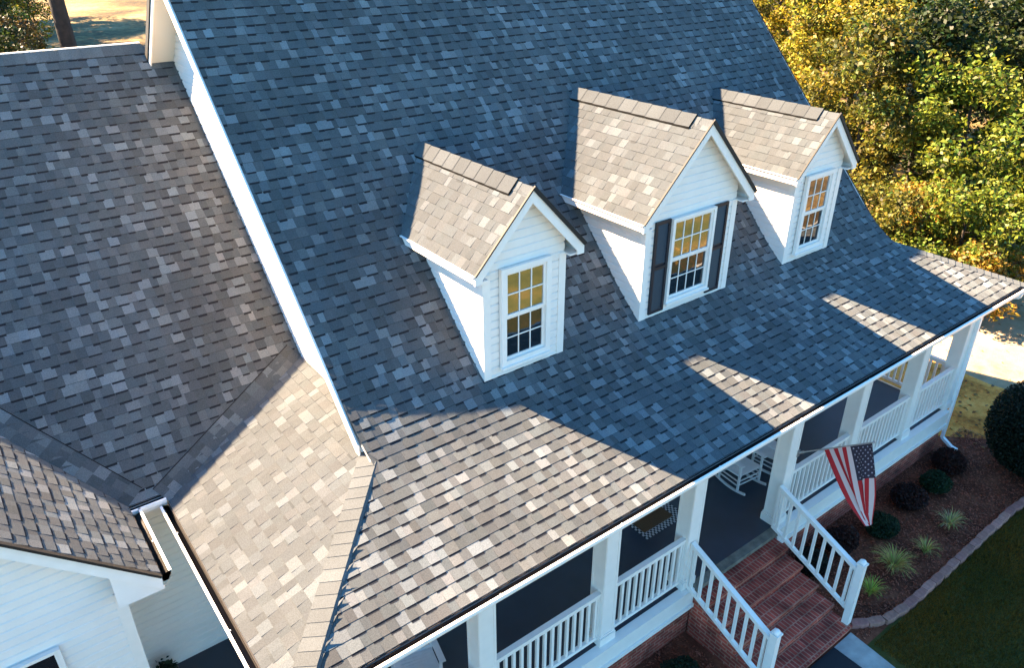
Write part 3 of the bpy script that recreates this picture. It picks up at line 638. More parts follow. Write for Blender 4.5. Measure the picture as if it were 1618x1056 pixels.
# ------------------------------------------------------------------ dormers
def dormer(c, yd, yf, w_, W_, ze_, za_, winw, cols, shut, first):
    hw, HW = w_/2, W_/2; k = (za_-ze_)/HW; zb = A0+T*yd
    mb = siding((c, yd, 0), X1, V(0, -1, 0), -hw, hw, zb-.10, za_)
    mb.clip((c+HW, yd, ze_-.085), (k, 0, 1)); mb.clip((c-HW, yd, ze_-.085), (-k, 0, 1)); mb.clip((c, yd, zb-.03), (0, 0, -1))
    yend = (ze_-A0)/T+.25
    for sx in (-1, 1):
        sd_ = siding((c+sx*hw, 0, 0), V(0, -sx*-1.0, 0) if sx > 0 else V(0, -1, 0), V(sx, 0, 0), yd if sx > 0 else -yend, yend if sx > 0 else -yd, zb-.2, ze_+.02)
        sd_.clip((0, 0, A0-.06), (0, T, -1)); mb.add(sd_)
    d = part('dormer', mb, M['white'], house, org=(c, yd, zb))
    # trim: corner boards, frieze, bottom flashing board
    mb = MB(); cb = .095; zt = ze_-.10
    for sx in (-1, 1):
        x = c+sx*hw; mb.box((x-sx*cb, yd-.028, zb-.02), (x+sx*.022, yd-.006+.0, zt)); mb.box((x+sx*.0, yd-.006, zb-.02), (x+sx*.022, yd+.085, zt))
    mb.box((c-hw+cb, yd-.026, zb-.02), (c+hw-cb, yd-.004, zb+.095)); mb.box((c-hw-.02, yd-.04, zb-.045), (c+hw+.02, yd-.0, zb-.02))
    part('corner_board', mb, M['paint'], d)
    # side friezes
    mb = MB()
    for sx in (-1, 1): mb.box((c+sx*(hw+.002), yd+.085, ze_-.20), (c+sx*(hw+.020), (ze_-.16-A0)/T, ze_-.095))
    part('frieze_board', mb, M['paint'], d)
    # roof
    rf = MB(); ck = 1/math.hypot(1, k); yback = (za_-A0)/T+.03
    for sx in (-1, 1):
        if sx < 0:
            mp = plane_map((c-HW, 0, ze_), (0, -1, 0), (1, 0, k)); iv = lambda s: (-((ze_+s*ck*k-A0)/T+.02), -yf)
        else:
            mp = plane_map((c+HW, 0, ze_), (0, 1, 0), (-1, 0, k)); iv = lambda s: (yf, (ze_+s*ck*k-A0)/T+.02)
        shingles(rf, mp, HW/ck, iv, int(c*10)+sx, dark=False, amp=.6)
        xe = c+sx*HW; ye = (ze_-A0)/T
        P = [V(xe, yf, ze_), V(xe, ye, ze_), V(c, yback, za_), V(c, yf, za_)]
        up_ = [p+V(0, 0, -.006) for p in P]; dn_ = [p+V(0, 0, -.075) for p in P]
        rf.face(up_ if sx > 0 else up_[::-1], 0, SH); rf.face(dn_[::-1] if sx > 0 else dn_, 1)
    roof = part('dormer_roof', rf, [M['shingle'], M['white']], d)
    # eave fascia, rake boards, drip edges
    mb = MB(); md = MB()
    for sx in (-1, 1):
        xe = c+sx*HW; ye = (ze_-A0)/T+.12
        mb.box((xe-sx*.02, yf+.02, ze_-.11), (xe+sx*.012, ye, ze_-.014)); mb.box((xe-sx*.02, yf+.03, ze_-.125), (c+sx*hw, ye, ze_-.105))
        mb.bar((xe+sx*.022, yf+.005, ze_-.006), (xe+sx*.022, ye-.1, ze_-.006), .03, .014)
        P = [V(xe+sx*.012, yf, ze_-.018-sx*0), V(c, yf, za_-.014), V(c, yf, za_-.185), V(xe-sx*.10, yf, ze_-.185+.107*k), V(xe-sx*.10, yf, ze_-.125), V(xe+sx*.012, yf, ze_-.125)]
        mb.prism(P if sx < 0 else P[::-1], (0, .026, 0))
        # soffit of the rake overhang
        Q = [V(xe, yf+.026, ze_-.08), V(c, yf+.026, za_-.08), V(c, yd, za_-.08), V(xe, yd, ze_-.08)]; mb.face(Q if sx < 0 else Q[::-1])
        md.bar((xe+sx*.02, yf-.012, ze_+(.0 if sx < 0 else .012)), (c, yf-.012, za_+(.004 if sx < 0 else .014)), .026, .020 if sx < 0 else .05, up=(0, 0, 1))  # right bar is deeper: drip edge plus painted-in shade of the slope behind
    part('rake_board', mb, M['paint'], d); part('drip_edge', md, M['drip'], d)
    # ridge caps to the front, raised ridge vent behind
    mb = MB(); caps(mb, (c, yf, za_+.004), (c, yf+.42, za_+.004), (-1, 0, -k), (1, 0, -k), .14, 3, h=.006); part('ridge_cap', mb, M['shingle'], d)
    mb = MB(); r = random.Random(int(c*7)); y = yf+.30; n = 9; ye = yback-.12
    for j in range(n):
        ya, yb2 = y+(ye-y)*j/n, y+(ye-y)*(j+1)/n; kk = r.choice((.9, .97, 1.03, 1.12)); cc = tuple(v*kk for v in SH)
        for sx in (-1, 1):
            P = [V(c, ya, za_+.050), V(c, yb2, za_+.042), V(c+sx*.150, yb2, za_+.042-.150*k), V(c+sx*.150, ya, za_+.050-.150*k)]
            mb.face(P if sx > 0 else P[::-1], 0, cc)
    for sx in (-1, 1):
        E_ = [V(c+sx*.150, y, za_+.044-.150*k), V(c+sx*.150, ye, za_+.044-.150*k), V(c+sx*.143, ye, za_-.150*k+.004), V(c+sx*.143, y, za_-.150*k+.004)]
        mb.face(E_, 1); mb.face(E_[::-1], 1)
        F_ = [V(c, y, za_+.050), V(c+sx*.150, y, za_+.050-.150*k), V(c+sx*.143, y, za_-.150*k+.004), V(c, y, za_+.004)]
        mb.face(F_, 1); mb.face(F_[::-1], 1)
    part('ridge_vent', mb, [M['shingle'], M['drip']], d)
    # flashing against the main roof
    mb = MB(); mb.bar((c-hw-.02, yd-.05, zb-.035), (c+hw+.02, yd-.05, zb-.035), .07, .02, up=(0, -T, 1)); part('flashing', mb, M['alum'], d)
    window(d, c-.02, yd-.058, 4.27, 5.53, winw, cols, 2, 1, casing=.075 if not shut else .05, zm=4.90); flush(direct=True)
    if shut:
        for sx in (-1, 1):
            mb = MB(); x0 = c-.02+sx*(winw/2+.06); x1 = x0+sx*.315; a, b = min(x0, x1), max(x0, x1)
            mb.box((a, yd-.05, 4.10), (a+.045, yd-.02, 5.58)); mb.box((b-.045, yd-.05, 4.10), (b, yd-.02, 5.58))
            for z in (4.10, 4.82, 5.53): mb.box((a+.045, yd-.049, z), (b-.045, yd-.021, z+.05))
            z = 4.15
            while z < 5.53:
                if not (4.79 < z < 4.87): mb.face([(a+.045, yd-.045, z), (b-.045, yd-.045, z), (b-.045, yd-.024, z+.045), (a+.045, yd-.024, z+.045)])
                z += .045
            mb.box((a+.03, yd-.03, 4.12), (b-.03, yd-.021, 5.56)); part('shutter', mb, M['shutter'], d)
    # plain panel under the window
    return d
d1 = dormer(4.347, 2.234, 2.073, 1.313, 1.724, 5.658, 6.582, .66, 3, False, True)
d3 = copy_tree(d1, house, d1.location+V(10.771-4.347, 0, 0))
d2 = dormer(7.537, 2.230, 2.056, 1.980, 2.423, 5.670, 6.926, .86, 4, True, False)

# ------------------------------------------------------------------ front garden and things on the porch
def np_mesh(name, verts, faces4, cols, mats, fidx=None):
    me = bpy.data.meshes.new(name); nv = len(verts); nf = len(faces4)
    me.vertices.add(nv); me.vertices.foreach_set('co', np.asarray(verts, 'f').ravel())
    k = faces4.shape[1]; me.loops.add(nf*k); me.loops.foreach_set('vertex_index', faces4.ravel().astype('i'))
    me.polygons.add(nf); me.polygons.foreach_set('loop_start', np.arange(0, nf*k, k, dtype='i'))
    me.update(calc_edges=True); me.validate()
    for m in mats: me.materials.append(m)
    ca = me.color_attributes.new('Col', 'FLOAT_COLOR', 'CORNER'); c4 = np.ones((nf, k, 4), 'f'); c4[:, :, :3] = cols[:, None, :]; ca.data.foreach_set('color', c4.ravel())
    return me
nr = np.random.RandomState(5)
def leaf_cards(P, size, cols, up=0.4, rs=nr, asp=0.62, droop=None):
    """one bent four-cornered leaf at every point of P"""
    n = len(P); d = rs.normal(size=(n, 3)); d /= np.linalg.norm(d, axis=1)[:, None]
    nrm = rs.normal(size=(n, 3)); nrm[:, 2] += up*3; nrm /= np.linalg.norm(nrm, axis=1)[:, None]
    t = np.cross(nrm, d); t /= np.linalg.norm(t, axis=1)[:, None]+1e-9; b = np.cross(t, nrm)
    s = size*rs.uniform(.6, 1.3, (n, 1)) if np.isscalar(size) else size[:, None]
    v = np.empty((n, 4, 3)); v[:, 0] = P-b*s*.5; v[:, 1] = P+t*s*.5*asp+nrm*s*.10; v[:, 2] = P+b*s*.5; v[:, 3] = P-t*s*.5*asp+nrm*s*.10
    return v.reshape(-1, 3), np.arange(4*n).reshape(n, 4), cols
# mulch chips
n = 26000; px = nr.uniform(-2, 16, n); py = nr.uniform(-1.42, .5, n); keep = ~((px > 6.3) & (px < 8.62)) & (np.hypot((px-15.9), (py-.2)) > 0)
px, py = px[keep], py[keep]; n = len(px)
P = np.stack([px, py, np.full(n, G+.006)+nr.uniform(0, .02, n)], 1); k = nr.uniform(.35, 1.9, (n, 1)); cols = np.array([[.26, .078, .042]])*k
v, f, c = leaf_cards(P, .055, cols, up=1.0, asp=.45)
o = link('mulch', np_mesh('mulch', v, f, c, [M['leaf']]), (0, 0, 0)); tag(o, kind='stuff', label='dark brown bark mulch covering the flower bed')
# lawn grass in front, only where it is seen
n = 110000; px = nr.uniform(8.2, 17.3, n); py = -1.56-nr.beta(1, 1.5, n)*4.2; P0 = np.stack([px, py, np.full(n, G-.01)], 1)
edge = 8.66+np.where(py < -2.2, -.45*(-2.2-py), 0); kp = px > edge; px, py, P0 = px[kp], py[kp], P0[kp]; n = len(px)
ang = nr.uniform(0, 2*np.pi, n); h = nr.uniform(.03, .075, n); lean = nr.normal(0, .025, (n, 2)); wv = np.stack([np.cos(ang), np.sin(ang), np.zeros(n)], 1)*.006
tipp = P0+np.stack([lean[:, 0], lean[:, 1], h], 1); v = np.empty((n, 3, 3)); v[:, 0] = P0-wv; v[:, 1] = P0+wv; v[:, 2] = tipp
pat = .5+.5*np.sin(px*1.7+np.sin(py*2.1)*1.3)*np.cos(py*1.9+px*.6); k = nr.uniform(.5, 1.4, n)
cols = (np.stack([.110+.110*pat, .070+.026*pat, .006+.002*pat], 1))*k[:, None]
o = link('grass', np_mesh('grass', v.reshape(-1, 3), np.arange(3*n).reshape(n, 3), cols, [M['grass']]), (0, 0, 0)); tag(o, kind='stuff', label='short dark green lawn grass with yellowing patches')
# edging blocks along the bed
def edge_block():
    mb = MB(); L, W_, H = .285, .15, .11; top = []
    for j in range(9):
        x = -L/2+L*j/8; top.append((x, .012*math.cos(j/8*math.pi*2)))
    for j in range(8):
        (xa, da), (xb, db) = top[j], top[j+1]
        ya0, ya1 = -W_/2-.012+abs(xa)*.12, W_/2-abs(xa)*.1; yb0, yb1 = -W_/2-.012+abs(xb)*.12, W_/2-abs(xb)*.1
        mb.face([(xa, ya0, H-.012), (xb, yb0, H-.012), (xb, yb0+.014, H), (xa, ya0+.014, H)]); mb.face([(xa, ya0+.014, H), (xb, yb0+.014, H), (xb, yb1-.014, H), (xa, ya1-.014, H)])
        mb.face([(xa, ya1-.014, H), (xb, yb1-.014, H), (xb, yb1, H-.012), (xa, ya1, H-.012)])
        mb.face([(xa, ya0, -.03), (xb, yb0, -.03), (xb, yb0, H-.012), (xa, ya0, H-.012)]); mb.face([(xb, yb1, -.03), (xa, ya1, -.03), (xa, ya1, H-.012), (xb, yb1, H-.012)])
    for e, s in ((top[0], -1), (top[-1], 1)):
        x = e[0]; y0, y1 = -W_/2-.012+abs(x)*.12, W_/2-abs(x)*.1
        q = [(x, y0, -.03), (x, y1, -.03), (x, y1, H-.012), (x, y0, H-.012)]; mb.face(q if s > 0 else q[::-1])
    return mb.mesh('edging_block', M['edging'])
ebm = edge_block(); path_pts = [(8.72, -1.12), (9.0, -1.30), (9.3, -1.42), (9.7, -1.47), (10.3, -1.49), (12.4, -1.48), (13.8, -1.48), (14.6, -1.53), (15.4, -1.72), (16.2, -2.15), (16.9, -2.8)]
acc = 0; pos = []; s = .12
for a, b in zip(path_pts, path_pts[1:]):
    a = Vector((*a, 0)); b = Vector((*b, 0)); L = (b-a).length
    while s < acc+L: pos.append((a+(b-a)*((s-acc)/L), math.atan2(b.y-a.y, b.x-a.x))); s += .292
    acc += L
for i, (p, an) in enumerate(pos):
    o = link('edging_block', ebm, (p.x, p.y+rng.uniform(-.006, .006), G-.02+rng.uniform(0, .012))); o.rotation_euler = (rng.uniform(-.03, .03), rng.uniform(-.03, .03), an+rng.uniform(-.04, .04)); k = rng.uniform(.75, 1.3); o.color = (k, k*rng.uniform(.92, 1.05), k, 1)
    tag(o, 'reddish grey concrete edging block in the row between the mulch bed and the lawn', 'edging block', 'edging blocks along the flower bed')
# spiky plants
def spiky(name, loc, r_, n, h, col, label, seed):
    rs = np.random.RandomState(seed); V_ = []; Fc = []; C_ = []
    for i in range(n):
        a = rs.uniform(0, 2*np.pi); el = rs.uniform(.15, 1.0); L = h*rs.uniform(.7, 1.2); dx, dy = np.cos(a), np.sin(a); w_ = rs.uniform(.006, .011); k = rs.uniform(.6, 1.5); pts = []
        for j in range(5):
            t = j/4; rr = r_*(1-el*.7)*(t**1.2)*1.4; z = L*(math.sin(t*2.2*(1-.35*el))*.95); ww = w_*(1-t*.85); pts.append(((dx*rr-dy*ww, dy*rr+dx*ww, z), (dx*rr+dy*ww, dy*rr-dx*ww, z)))
        for j in range(4):
            b = len(V_); V_ += [pts[j][0], pts[j][1], pts[j+1][1], pts[j+1][0]]; Fc.append((b, b+1, b+2, b+3)); C_.append([c_*k*(1+.5*(rs.rand() < .3)) for c_ in col])
    o = link(name, np_mesh(name, np.array(V_), np.array(Fc), np.array(C_), [M['leaf']]), (loc[0], loc[1], G)); tag(o, label, 'plant', 'spiky grasses in the flower bed'); return o
spiky('spiky_plant', (10.42, -.88), .36, 200, .34, (.42, .33, .09), 'largest pale green spiky plant in the mulch bed, between the steps and the flag', 1)
spiky('spiky_plant', (11.30, -1.02), .26, 90, .27, (.38, .31, .09), 'small pale green spiky plant next to the edging, right of the largest one', 2)
spiky('spiky_plant', (9.55, -.95), .27, 110, .28, (.30, .30, .05), 'green spiky plant beside the bottom newel post of the steps', 3)
spiky('spiky_plant', (12.35, -.95), .30, 100, .30, (.38, .30, .12), 'pale spiky plant farthest from the steps, near the edging', 4)
def bush(name, loc, rad, n, ls, col, label, cat, seed, group=None, shape=0.5, inner=True, lump=.12, stem=True):
    rs = np.random.RandomState(seed); rad = (rad[0], rad[1], rad[2]*(.82 if rad[2] < .5 else 1)); r3 = np.array(rad); lump = .2 if rad[2] < .5 else lump; d = rs.normal(size=(n, 3)); d /= np.linalg.norm(d, axis=1)[:, None]
    lumps = rs.normal(size=(14, 3)); lumps /= np.linalg.norm(lumps, axis=1)[:, None]
    q = (d@lumps.T).max(1); rr = (1-lump+lump*2.6*(q-.75))*rs.beta(5, 1.2, n)
    P = d*rr[:, None]*r3; P[:, 2] += r3[2]*.93; m_ = P[:, 2] > .02; P = P[m_]; n = len(P)
    k = rs.uniform(.55, 1.5, (n, 1)); hue = rs.normal(0, .12, (n, 1)); cols = np.clip(np.array([col])*k*(1+hue*np.array([[1, .2, -.5]])), .002, 1)
    v, f, c = leaf_cards(P, ls, cols, up=.3, rs=rs)
    root = thing(name, (loc[0], loc[1], G), label, cat, group)
    o = link('foliage', np_mesh('foliage', v, f, c, [M['leaf']]), (loc[0], loc[1], G), root)
    mb = MB()
    for j in range(5):
        a = j*1.3+seed; mb.tube([(0, 0, -.03), (math.cos(a)*rad[0]*.25, math.sin(a)*rad[1]*.25, rad[2]*.7), (math.cos(a)*rad[0]*.5, math.sin(a)*rad[1]*.5, rad[2]*1.3)], [.02+rad[0]*.02, .015, .005], 6)
    mb.v = [(p[0]+loc[0], p[1]+loc[1], p[2]+G) for p in mb.v]; part('stem', mb, M['bark'], root, org=(loc[0], loc[1], G)); return root
GB = 'low shrubs in the flower bed'
bush('shrub', (12.35, -.12), (.42, .38, .30), 5200, .045, (.040, .012, .009), 'dark purplish round shrub in the bed behind the hanging flag', 'shrub', 11, GB)
bush('shrub', (13.25, -.20), (.36, .34, .28), 4600, .042, (.014, .036, .012), 'dark green round shrub beyond the purplish one, right of the flag', 'shrub', 12, GB)
bush('shrub', (14.15, -.05), (.45, .40, .30), 5200, .045, (.044, .013, .009), 'dark purplish shrub near the downspout at the porch corner', 'shrub', 13, GB)
bush('shrub', (11.15, -.22), (.38, .36, .27), 4600, .042, (.012, .030, .010), 'dark green shrub just below the tip of the flag', 'shrub', 14, GB)
bush('shrub', (10.15, .02), (.45, .36, .32), 5200, .045, (.042, .012, .009), 'dark purplish shrub against the foundation behind the stair railing', 'shrub', 15, GB)
bush('shrub', (9.25, .02), (.36, .32, .30), 4200, .045, (.016, .013, .009), 'dark shrub tucked between the steps and the foundation', 'shrub', 16, GB)
bush('shrub', (5.55, -.15), (.40, .36, .30), 4200, .045, (.014, .028, .012), 'dark green shrub left of the front steps by the brick foundation', 'shrub', 17, GB)
bush('evergreen_bush', (15.45, -1.15), (1.12, 1.12, 1.16), 52000, .055, (.010, .017, .008), 'large nearly black evergreen bush at the right edge by the lawn', 'bush', 18, lump=.07)
# potted plant on the side porch
pt = thing('potted_plant', (-.72, 3.72, -.004), 'small dark green potted plant in the shaded corner by the gabled wing', 'plant')
mb = MB(); mb.tube([(-.72, 3.72, 0), (-.72, 3.72, .22), (-.72, 3.72, .24)], [.09, .13, .14], 14); part('pot', mb, M['stone'], pt, org=(-.72, 3.72, 0))
P = nr.normal(0, .05, (300, 3)); P[:, 2] = np.abs(P[:, 2])*1.6+.24; v, f, c = leaf_cards(P, .07, np.array([[.02, .035, .018]])*nr.uniform(.6, 1.5, (300, 1)))
link('foliage', np_mesh('foliage', v, f, c, [M['leaf']]), (-.72, 3.72, 0), pt)
# mats
mb = MB(); mb.box((6.85, -1.78, G+.002), (8.08, -1.20, G+.018)); mb.box((6.89, -1.74, G+.018), (8.04, -1.24, G+.022)); o = part('rubber_mat', mb, M['black'], None, org=(7.4, -1.5, G)); tag(o, 'black rubber mat on the path at the foot of the brick steps', 'mat')
mb = MB(); x0, x1, y0, y1 = 6.62, 7.62, 1.66, 2.28; nx, ny = 26, 14
wh, bk = (.42, .42, .42), (.012, .012, .016)
for i in range(nx):
    for j in range(ny):
        xa, xb = x0+(x1-x0)*i/nx, x0+(x1-x0)*(i+1)/nx; ya, yb2 = y0+(y1-y0)*j/ny, y0+(y1-y0)*(j+1)/ny
        mb.face([(xa, ya, .010), (xb, ya, .010), (xb, yb2, .010), (xa, yb2, .010)], 0, wh if (i+j) % 2 == 0 else bk)
for (p, q) in (((x0, y0), (x1, y0)), ((x1, y0), (x1, y1)), ((x1, y1), (x0, y1)), ((x0, y1), (x0, y0))): mb.face([(p[0], p[1], .001), (q[0], q[1], .001), (q[0], q[1], .010), (p[0], p[1], .010)], 0, bk)
o = part('porch_rug', mb, M['cloth'], None, org=(7.1, 1.9, 0)); tag(o, 'black and white checked rug on the porch floor in front of the door', 'rug')
mb = MB(); mb.box((6.70, 1.80, .0115), (7.42, 2.22, .024)); mb.box((6.72, 1.82, .024), (7.40, 2.20, .027)); o = part('doormat', mb, M['coir'], None, org=(7.06, 2.0, .0115)); tag(o, 'brown coir doormat lying on the checked rug', 'doormat')
# rocking chairs
def rocker():
    root = thing('rocking_chair', (0, 0, 0), 'white wooden rocking chair', 'rocking chair', 'white rocking chairs on the porch'); m = M['wickerwhite']
    def pt_(name, mb): return part(name, mb, m, root, org=(0, 0, 0))
    W_ = .28
    mb = MB()
    for k in range(9): y = -.27+k*.058; z = .415-.05*(k/8)-.006*math.sin(k/8*math.pi); mb.box((-W_, y, z-.008), (W_, y+.050, z+.008))
    for s in (-1, 1): mb.bar((s*(W_-.02), -.27, .395), (s*(W_-.02), .25, .345), .03, .03)
    pt_('seat', mb)
    mb = MB()
    for k in range(9): x = -.225+k*.0563; mb.bar((x, .215, .37), (x*1.04, .405, 1.06), .035, .010, up=(0, 1, -.2))
    mb.bar((-.26, .215, .40), (.26, .215, .40), .03, .05); mb.bar((-.29, .41, 1.08), (.29, .41, 1.08), .028, .10); pt_('backrest', mb)
    for s in (-1, 1):
        mb = MB(); mb.bar((s*.275, -.25, .07), (s*.275, -.25, .64), .036, .036, up=(0, 1, 0)); pt_('leg', mb)
        mb = MB(); mb.bar((s*.275, .22, .065), (s*.275, .22, .40), .034, .034, up=(0, 1, 0)); mb.bar((s*.275, .21, .38), (s*.285, .42, 1.12), .034, .034, up=(0, 1, 0)); pt_('leg', mb)
        mb = MB(); mb.bar((s*.29, -.31, .652), (s*.28, .30, .635), .085, .022); pt_('armrest', mb)
        mb = MB(); pr_ = None
        for k in range(13):
            t = -1+k/6; q = V(s*.275, t*.43-.0, .028+.075*t*t+.0)
            if pr_ is not None: mb.bar(pr_, q, .030, .042)
            pr_ = q
        pt_('rocker', mb)
        mb = MB(); mb.bar((s*.275, -.25, .17), (s*.275, .22, .17), .02, .02); mb.bar((s*.275, -.25, .27), (s*.275, .22, .26), .02, .02); pt_('side_stretcher', mb)
    mb = MB(); mb.bar((-.275, -.25, .19), (.275, -.25, .19), .02, .02); mb.bar((-.275, -.25, .28), (.275, -.25, .28), .02, .02); mb.bar((-.275, .22, .18), (.275, .22, .18), .02, .02); pt_('front_stretcher', mb)
    return root
rc = rocker(); rc.location = (9.12, 1.72, .005); rc.rotation_euler.z = R(-6); rc['label'] = 'white rocking chair on the porch nearest the top of the steps, left of its twin'
bpy.context.view_layer.update()
copy_tree(rc, None, (10.02, 1.66, .005), R(4), 'white rocking chair farther along the porch, partly behind the square column by the steps')
copy_tree(rc, None, (2.02, 1.62, .005), R(-14), 'white slatted rocking chair by the leftmost column at the bottom of the photo')
# flag
fl = thing('flag', (8.90, .52, 1.50), 'American flag hanging from a short pole fixed to the porch column beside the steps', 'flag')
B_ = V(8.90, .52, 1.50); TP = V(9.123, -.50, 2.204); mb = MB(); mb.tube([B_, TP+(TP-B_).normalized()*.03], [.013, .012], 10); mb.tube([TP+(TP-B_).normalized()*.025, TP+(TP-B_).normalized()*.055], [.022, .014], 10); part('pole', mb, M['pole'], fl)
mb = MB(); mb.box((8.885-.03, .515, 1.42), (8.885+.035, .537, 1.56)); mb.tube([B_-(TP-B_).normalized()*.03, B_+(TP-B_).normalized()*.09], [.022, .022], 10); part('bracket', mb, M['pole'], fl)
H0 = TP; H1 = B_+(TP-B_)*.36; E0 = V(9.60, -.62, .36); E1 = V(9.46, -.64, .40)
NU, NV = 52, 60; hn = V(.8, .45, 0).normalized()
def fpos(u, v, off=0):
    h = H0+(H1-H0)*(u**1.3); vv = v; e = E0+(E1-E0)*u
    p = h*(1-vv)+e*vv
    p += V(0, 0, -1)*(.10*math.sin(math.pi*vv)*(u*.9))                     # sag
    am = .075*min(1, vv*1.6)*(1-.45*vv); ph = u*2*math.pi*2.6+vv*1.2
    p += V(.9, -.35, 0)*am*math.sin(ph)+V(.15, .25, 0)*am*.9*math.cos(ph*1.1+.6)
    if u < .16: p += V(.03, -.16, 0)*((.16-u)/.16)*math.sin(math.pi*min(1, vv*1.05))*.35
    return p+hn*off
mb = MB(); RED, WHT, NAV = (.38, .005, .012), (.55, .42, .41), (.020, .013, .030)
for i in range(NU):
    for j in range(NV):
        u0, u1, v0, v1 = i/NU, (i+1)/NU, j/NV, (j+1)/NV; st = int(i*13/NU); fr_ = i*13/NU-st; col = RED if st % 2 == 0 else WHT
        if v0 < .40 and st < 7: col = NAV
        mb.face([fpos(u0, v0), fpos(u0, v1), fpos(u1, v1), fpos(u1, v0)], 0, col)
cl = part('flag_cloth', mb, M['cloth'], fl, org=H0, smooth=True)
mb = MB()
for r_ in range(9):
    for k in range(6 if r_ % 2 == 0 else 5):
        cu = (7/13)*(r_+1)/10; cv = .40*((2*k+1 if r_ % 2 == 0 else 2*k+2))/12
        for off in (.006, -.006):
            pts = []
            for q in range(10):
                rad = 1 if q % 2 == 0 else .42; a = q*math.pi/5; pts.append(fpos(cu-math.cos(a)*.022*rad, cv+math.sin(a)*.0125*rad, off))
            c_ = fpos(cu, cv, off)
            for q in range(10): mb.face([c_, pts[q], pts[(q+1) % 10]], 0, (.38, .34, .40))
part('stars', mb, M['cloth'], cl, org=H0)
# ------------------------------------------------------------------ trees
def tree_meshes(seed, H, CR, n, leaf, base=.25):
    rs = np.random.RandomState(seed); mb = MB(); r = random.Random(seed)
    tp = []; x = y = 0
    bd = .25 if base < .5 else .04
    for k in range(7): tp.append((x, y, H*.86*k/6)); x += r.uniform(-.05, .05)*H*bd; y += r.uniform(-.05, .05)*H*bd
    r0 = H*.016+.03; mb.tube([(p[0], p[1], p[2]-.1 if i == 0 else p[2]) for i, p in enumerate(tp)], [r0*(1.25 if i == 0 else 1-i*.145) for i in range(7)], 8)
    cl = []
    nb = 17
    for b in range(nb):
        t = base+(.95-base)*b/(nb-1); z = t*H*.86; k = min(5, int(t*6)); f = t*6-k; bx = tp[k][0]*(1-f)+tp[k+1][0]*f; by = tp[k][1]*(1-f)+tp[k+1][1]*f
        a = b*2.4+r.uniform(-.4, .4); prof_ = math.sin(math.pi*min(1, (t-base)/(1-base)*.8+.2))**.7; L = CR*prof_*r.uniform(.65, 1.1); rise = L*r.uniform(.15, .6)
        e = (bx+math.cos(a)*L, by+math.sin(a)*L, z+rise); m_ = (bx+math.cos(a)*L*.5, by+math.sin(a)*L*.5, z+rise*.3)
        mb.tube([(bx, by, z), m_, e], [r0*.38*(1.1-t), r0*.22*(1.1-t), .008], 5)
        for q, rr in ((e, .29), (m_, .22)):
            for w_ in range(2): cl.append((q[0]+r.gauss(0, .3)*CR*.35, q[1]+r.gauss(0, .3)*CR*.35, q[2]+r.gauss(0, .2)*CR*.3, CR*rr*r.uniform(.7, 1.25)))
    cl.append((tp[-1][0], tp[-1][1], H*.9, CR*.35)); cl = np.array(cl); idx = rs.randint(0, len(cl), n); d = rs.normal(size=(n, 3)); d /= np.linalg.norm(d, axis=1)[:, None]
    P = cl[idx, :3]+d*(cl[idx, 3]*rs.beta(3.2, 1.2, n))[:, None]*np.array([1, 1, .72]); P = P[P[:, 2] > .15*H*base+.2]; n = len(P)
    tone = rs.uniform(.45, 1.5, len(cl))[idx[:n]]; k = rs.uniform(.55, 1.5, n)*tone; hue = rs.normal(0, .16, n)+rs.normal(0, .12, len(cl))[idx[:n]]
    cols = np.clip(np.stack([k*(1+hue), k, k*(1-hue*.6)], 1), .02, 3)
    v, f, c = leaf_cards(P, leaf, cols, up=.35, rs=rs)
    return mb, np_mesh('crown', v, f, c, [M['leaf']])
TM = []
for i, (H, CR, n, lf, bs) in enumerate([(9.5, 2.9, 13000, .20, .15), (12.5, 3.5, 14000, .22, .25), (7.0, 2.5, 10500, .18, .08), (3.4, 1.7, 8500, .13, .02), (2.0, 1.3, 6500, .11, .0), (14, 3.2, 9000, .24, .55)]):
    mb, cm = tree_meshes(100+i, H, CR, n, lf, bs); TM.append((mb.mesh('trunk', M['bark'], smooth=True), cm))
YG, OG, DG, BG, OR, BR = (.175, .150, .011), (.090, .088, .010), (.022, .036, .007), (.100, .125, .011), (.20, .125, .015), (.080, .055, .016)
def plant_tree(kind, px, d, col, label, cat='tree', scale=1.0, off=0, group='trees of the wood beside the house', name=None, xy=None):
    if xy is None:
        az = -YAW+math.atan((px-809)/1216.8); x, y = CAM.x+d*math.sin(az), CAM.y+d*math.cos(az)
    else: x, y = xy
    t = thing(name or ('shrub' if kind == 4 else 'young_tree' if kind == 3 else 'tree'), (x, y, G-.02), label, cat, group, rz=rng.uniform(0, 6.28)); t.scale = (scale*rng.uniform(.92, 1.08), scale*rng.uniform(.92, 1.08), scale)
    a = bpy.data.objects.new('trunk', TM[kind][0]); b = bpy.data.objects.new('crown', TM[kind][1])
    for q in (a, b): sc.collection.objects.link(q); q.parent = t
    b.color = (*col, 1); a.color = (1, 1, 1, 1); return t
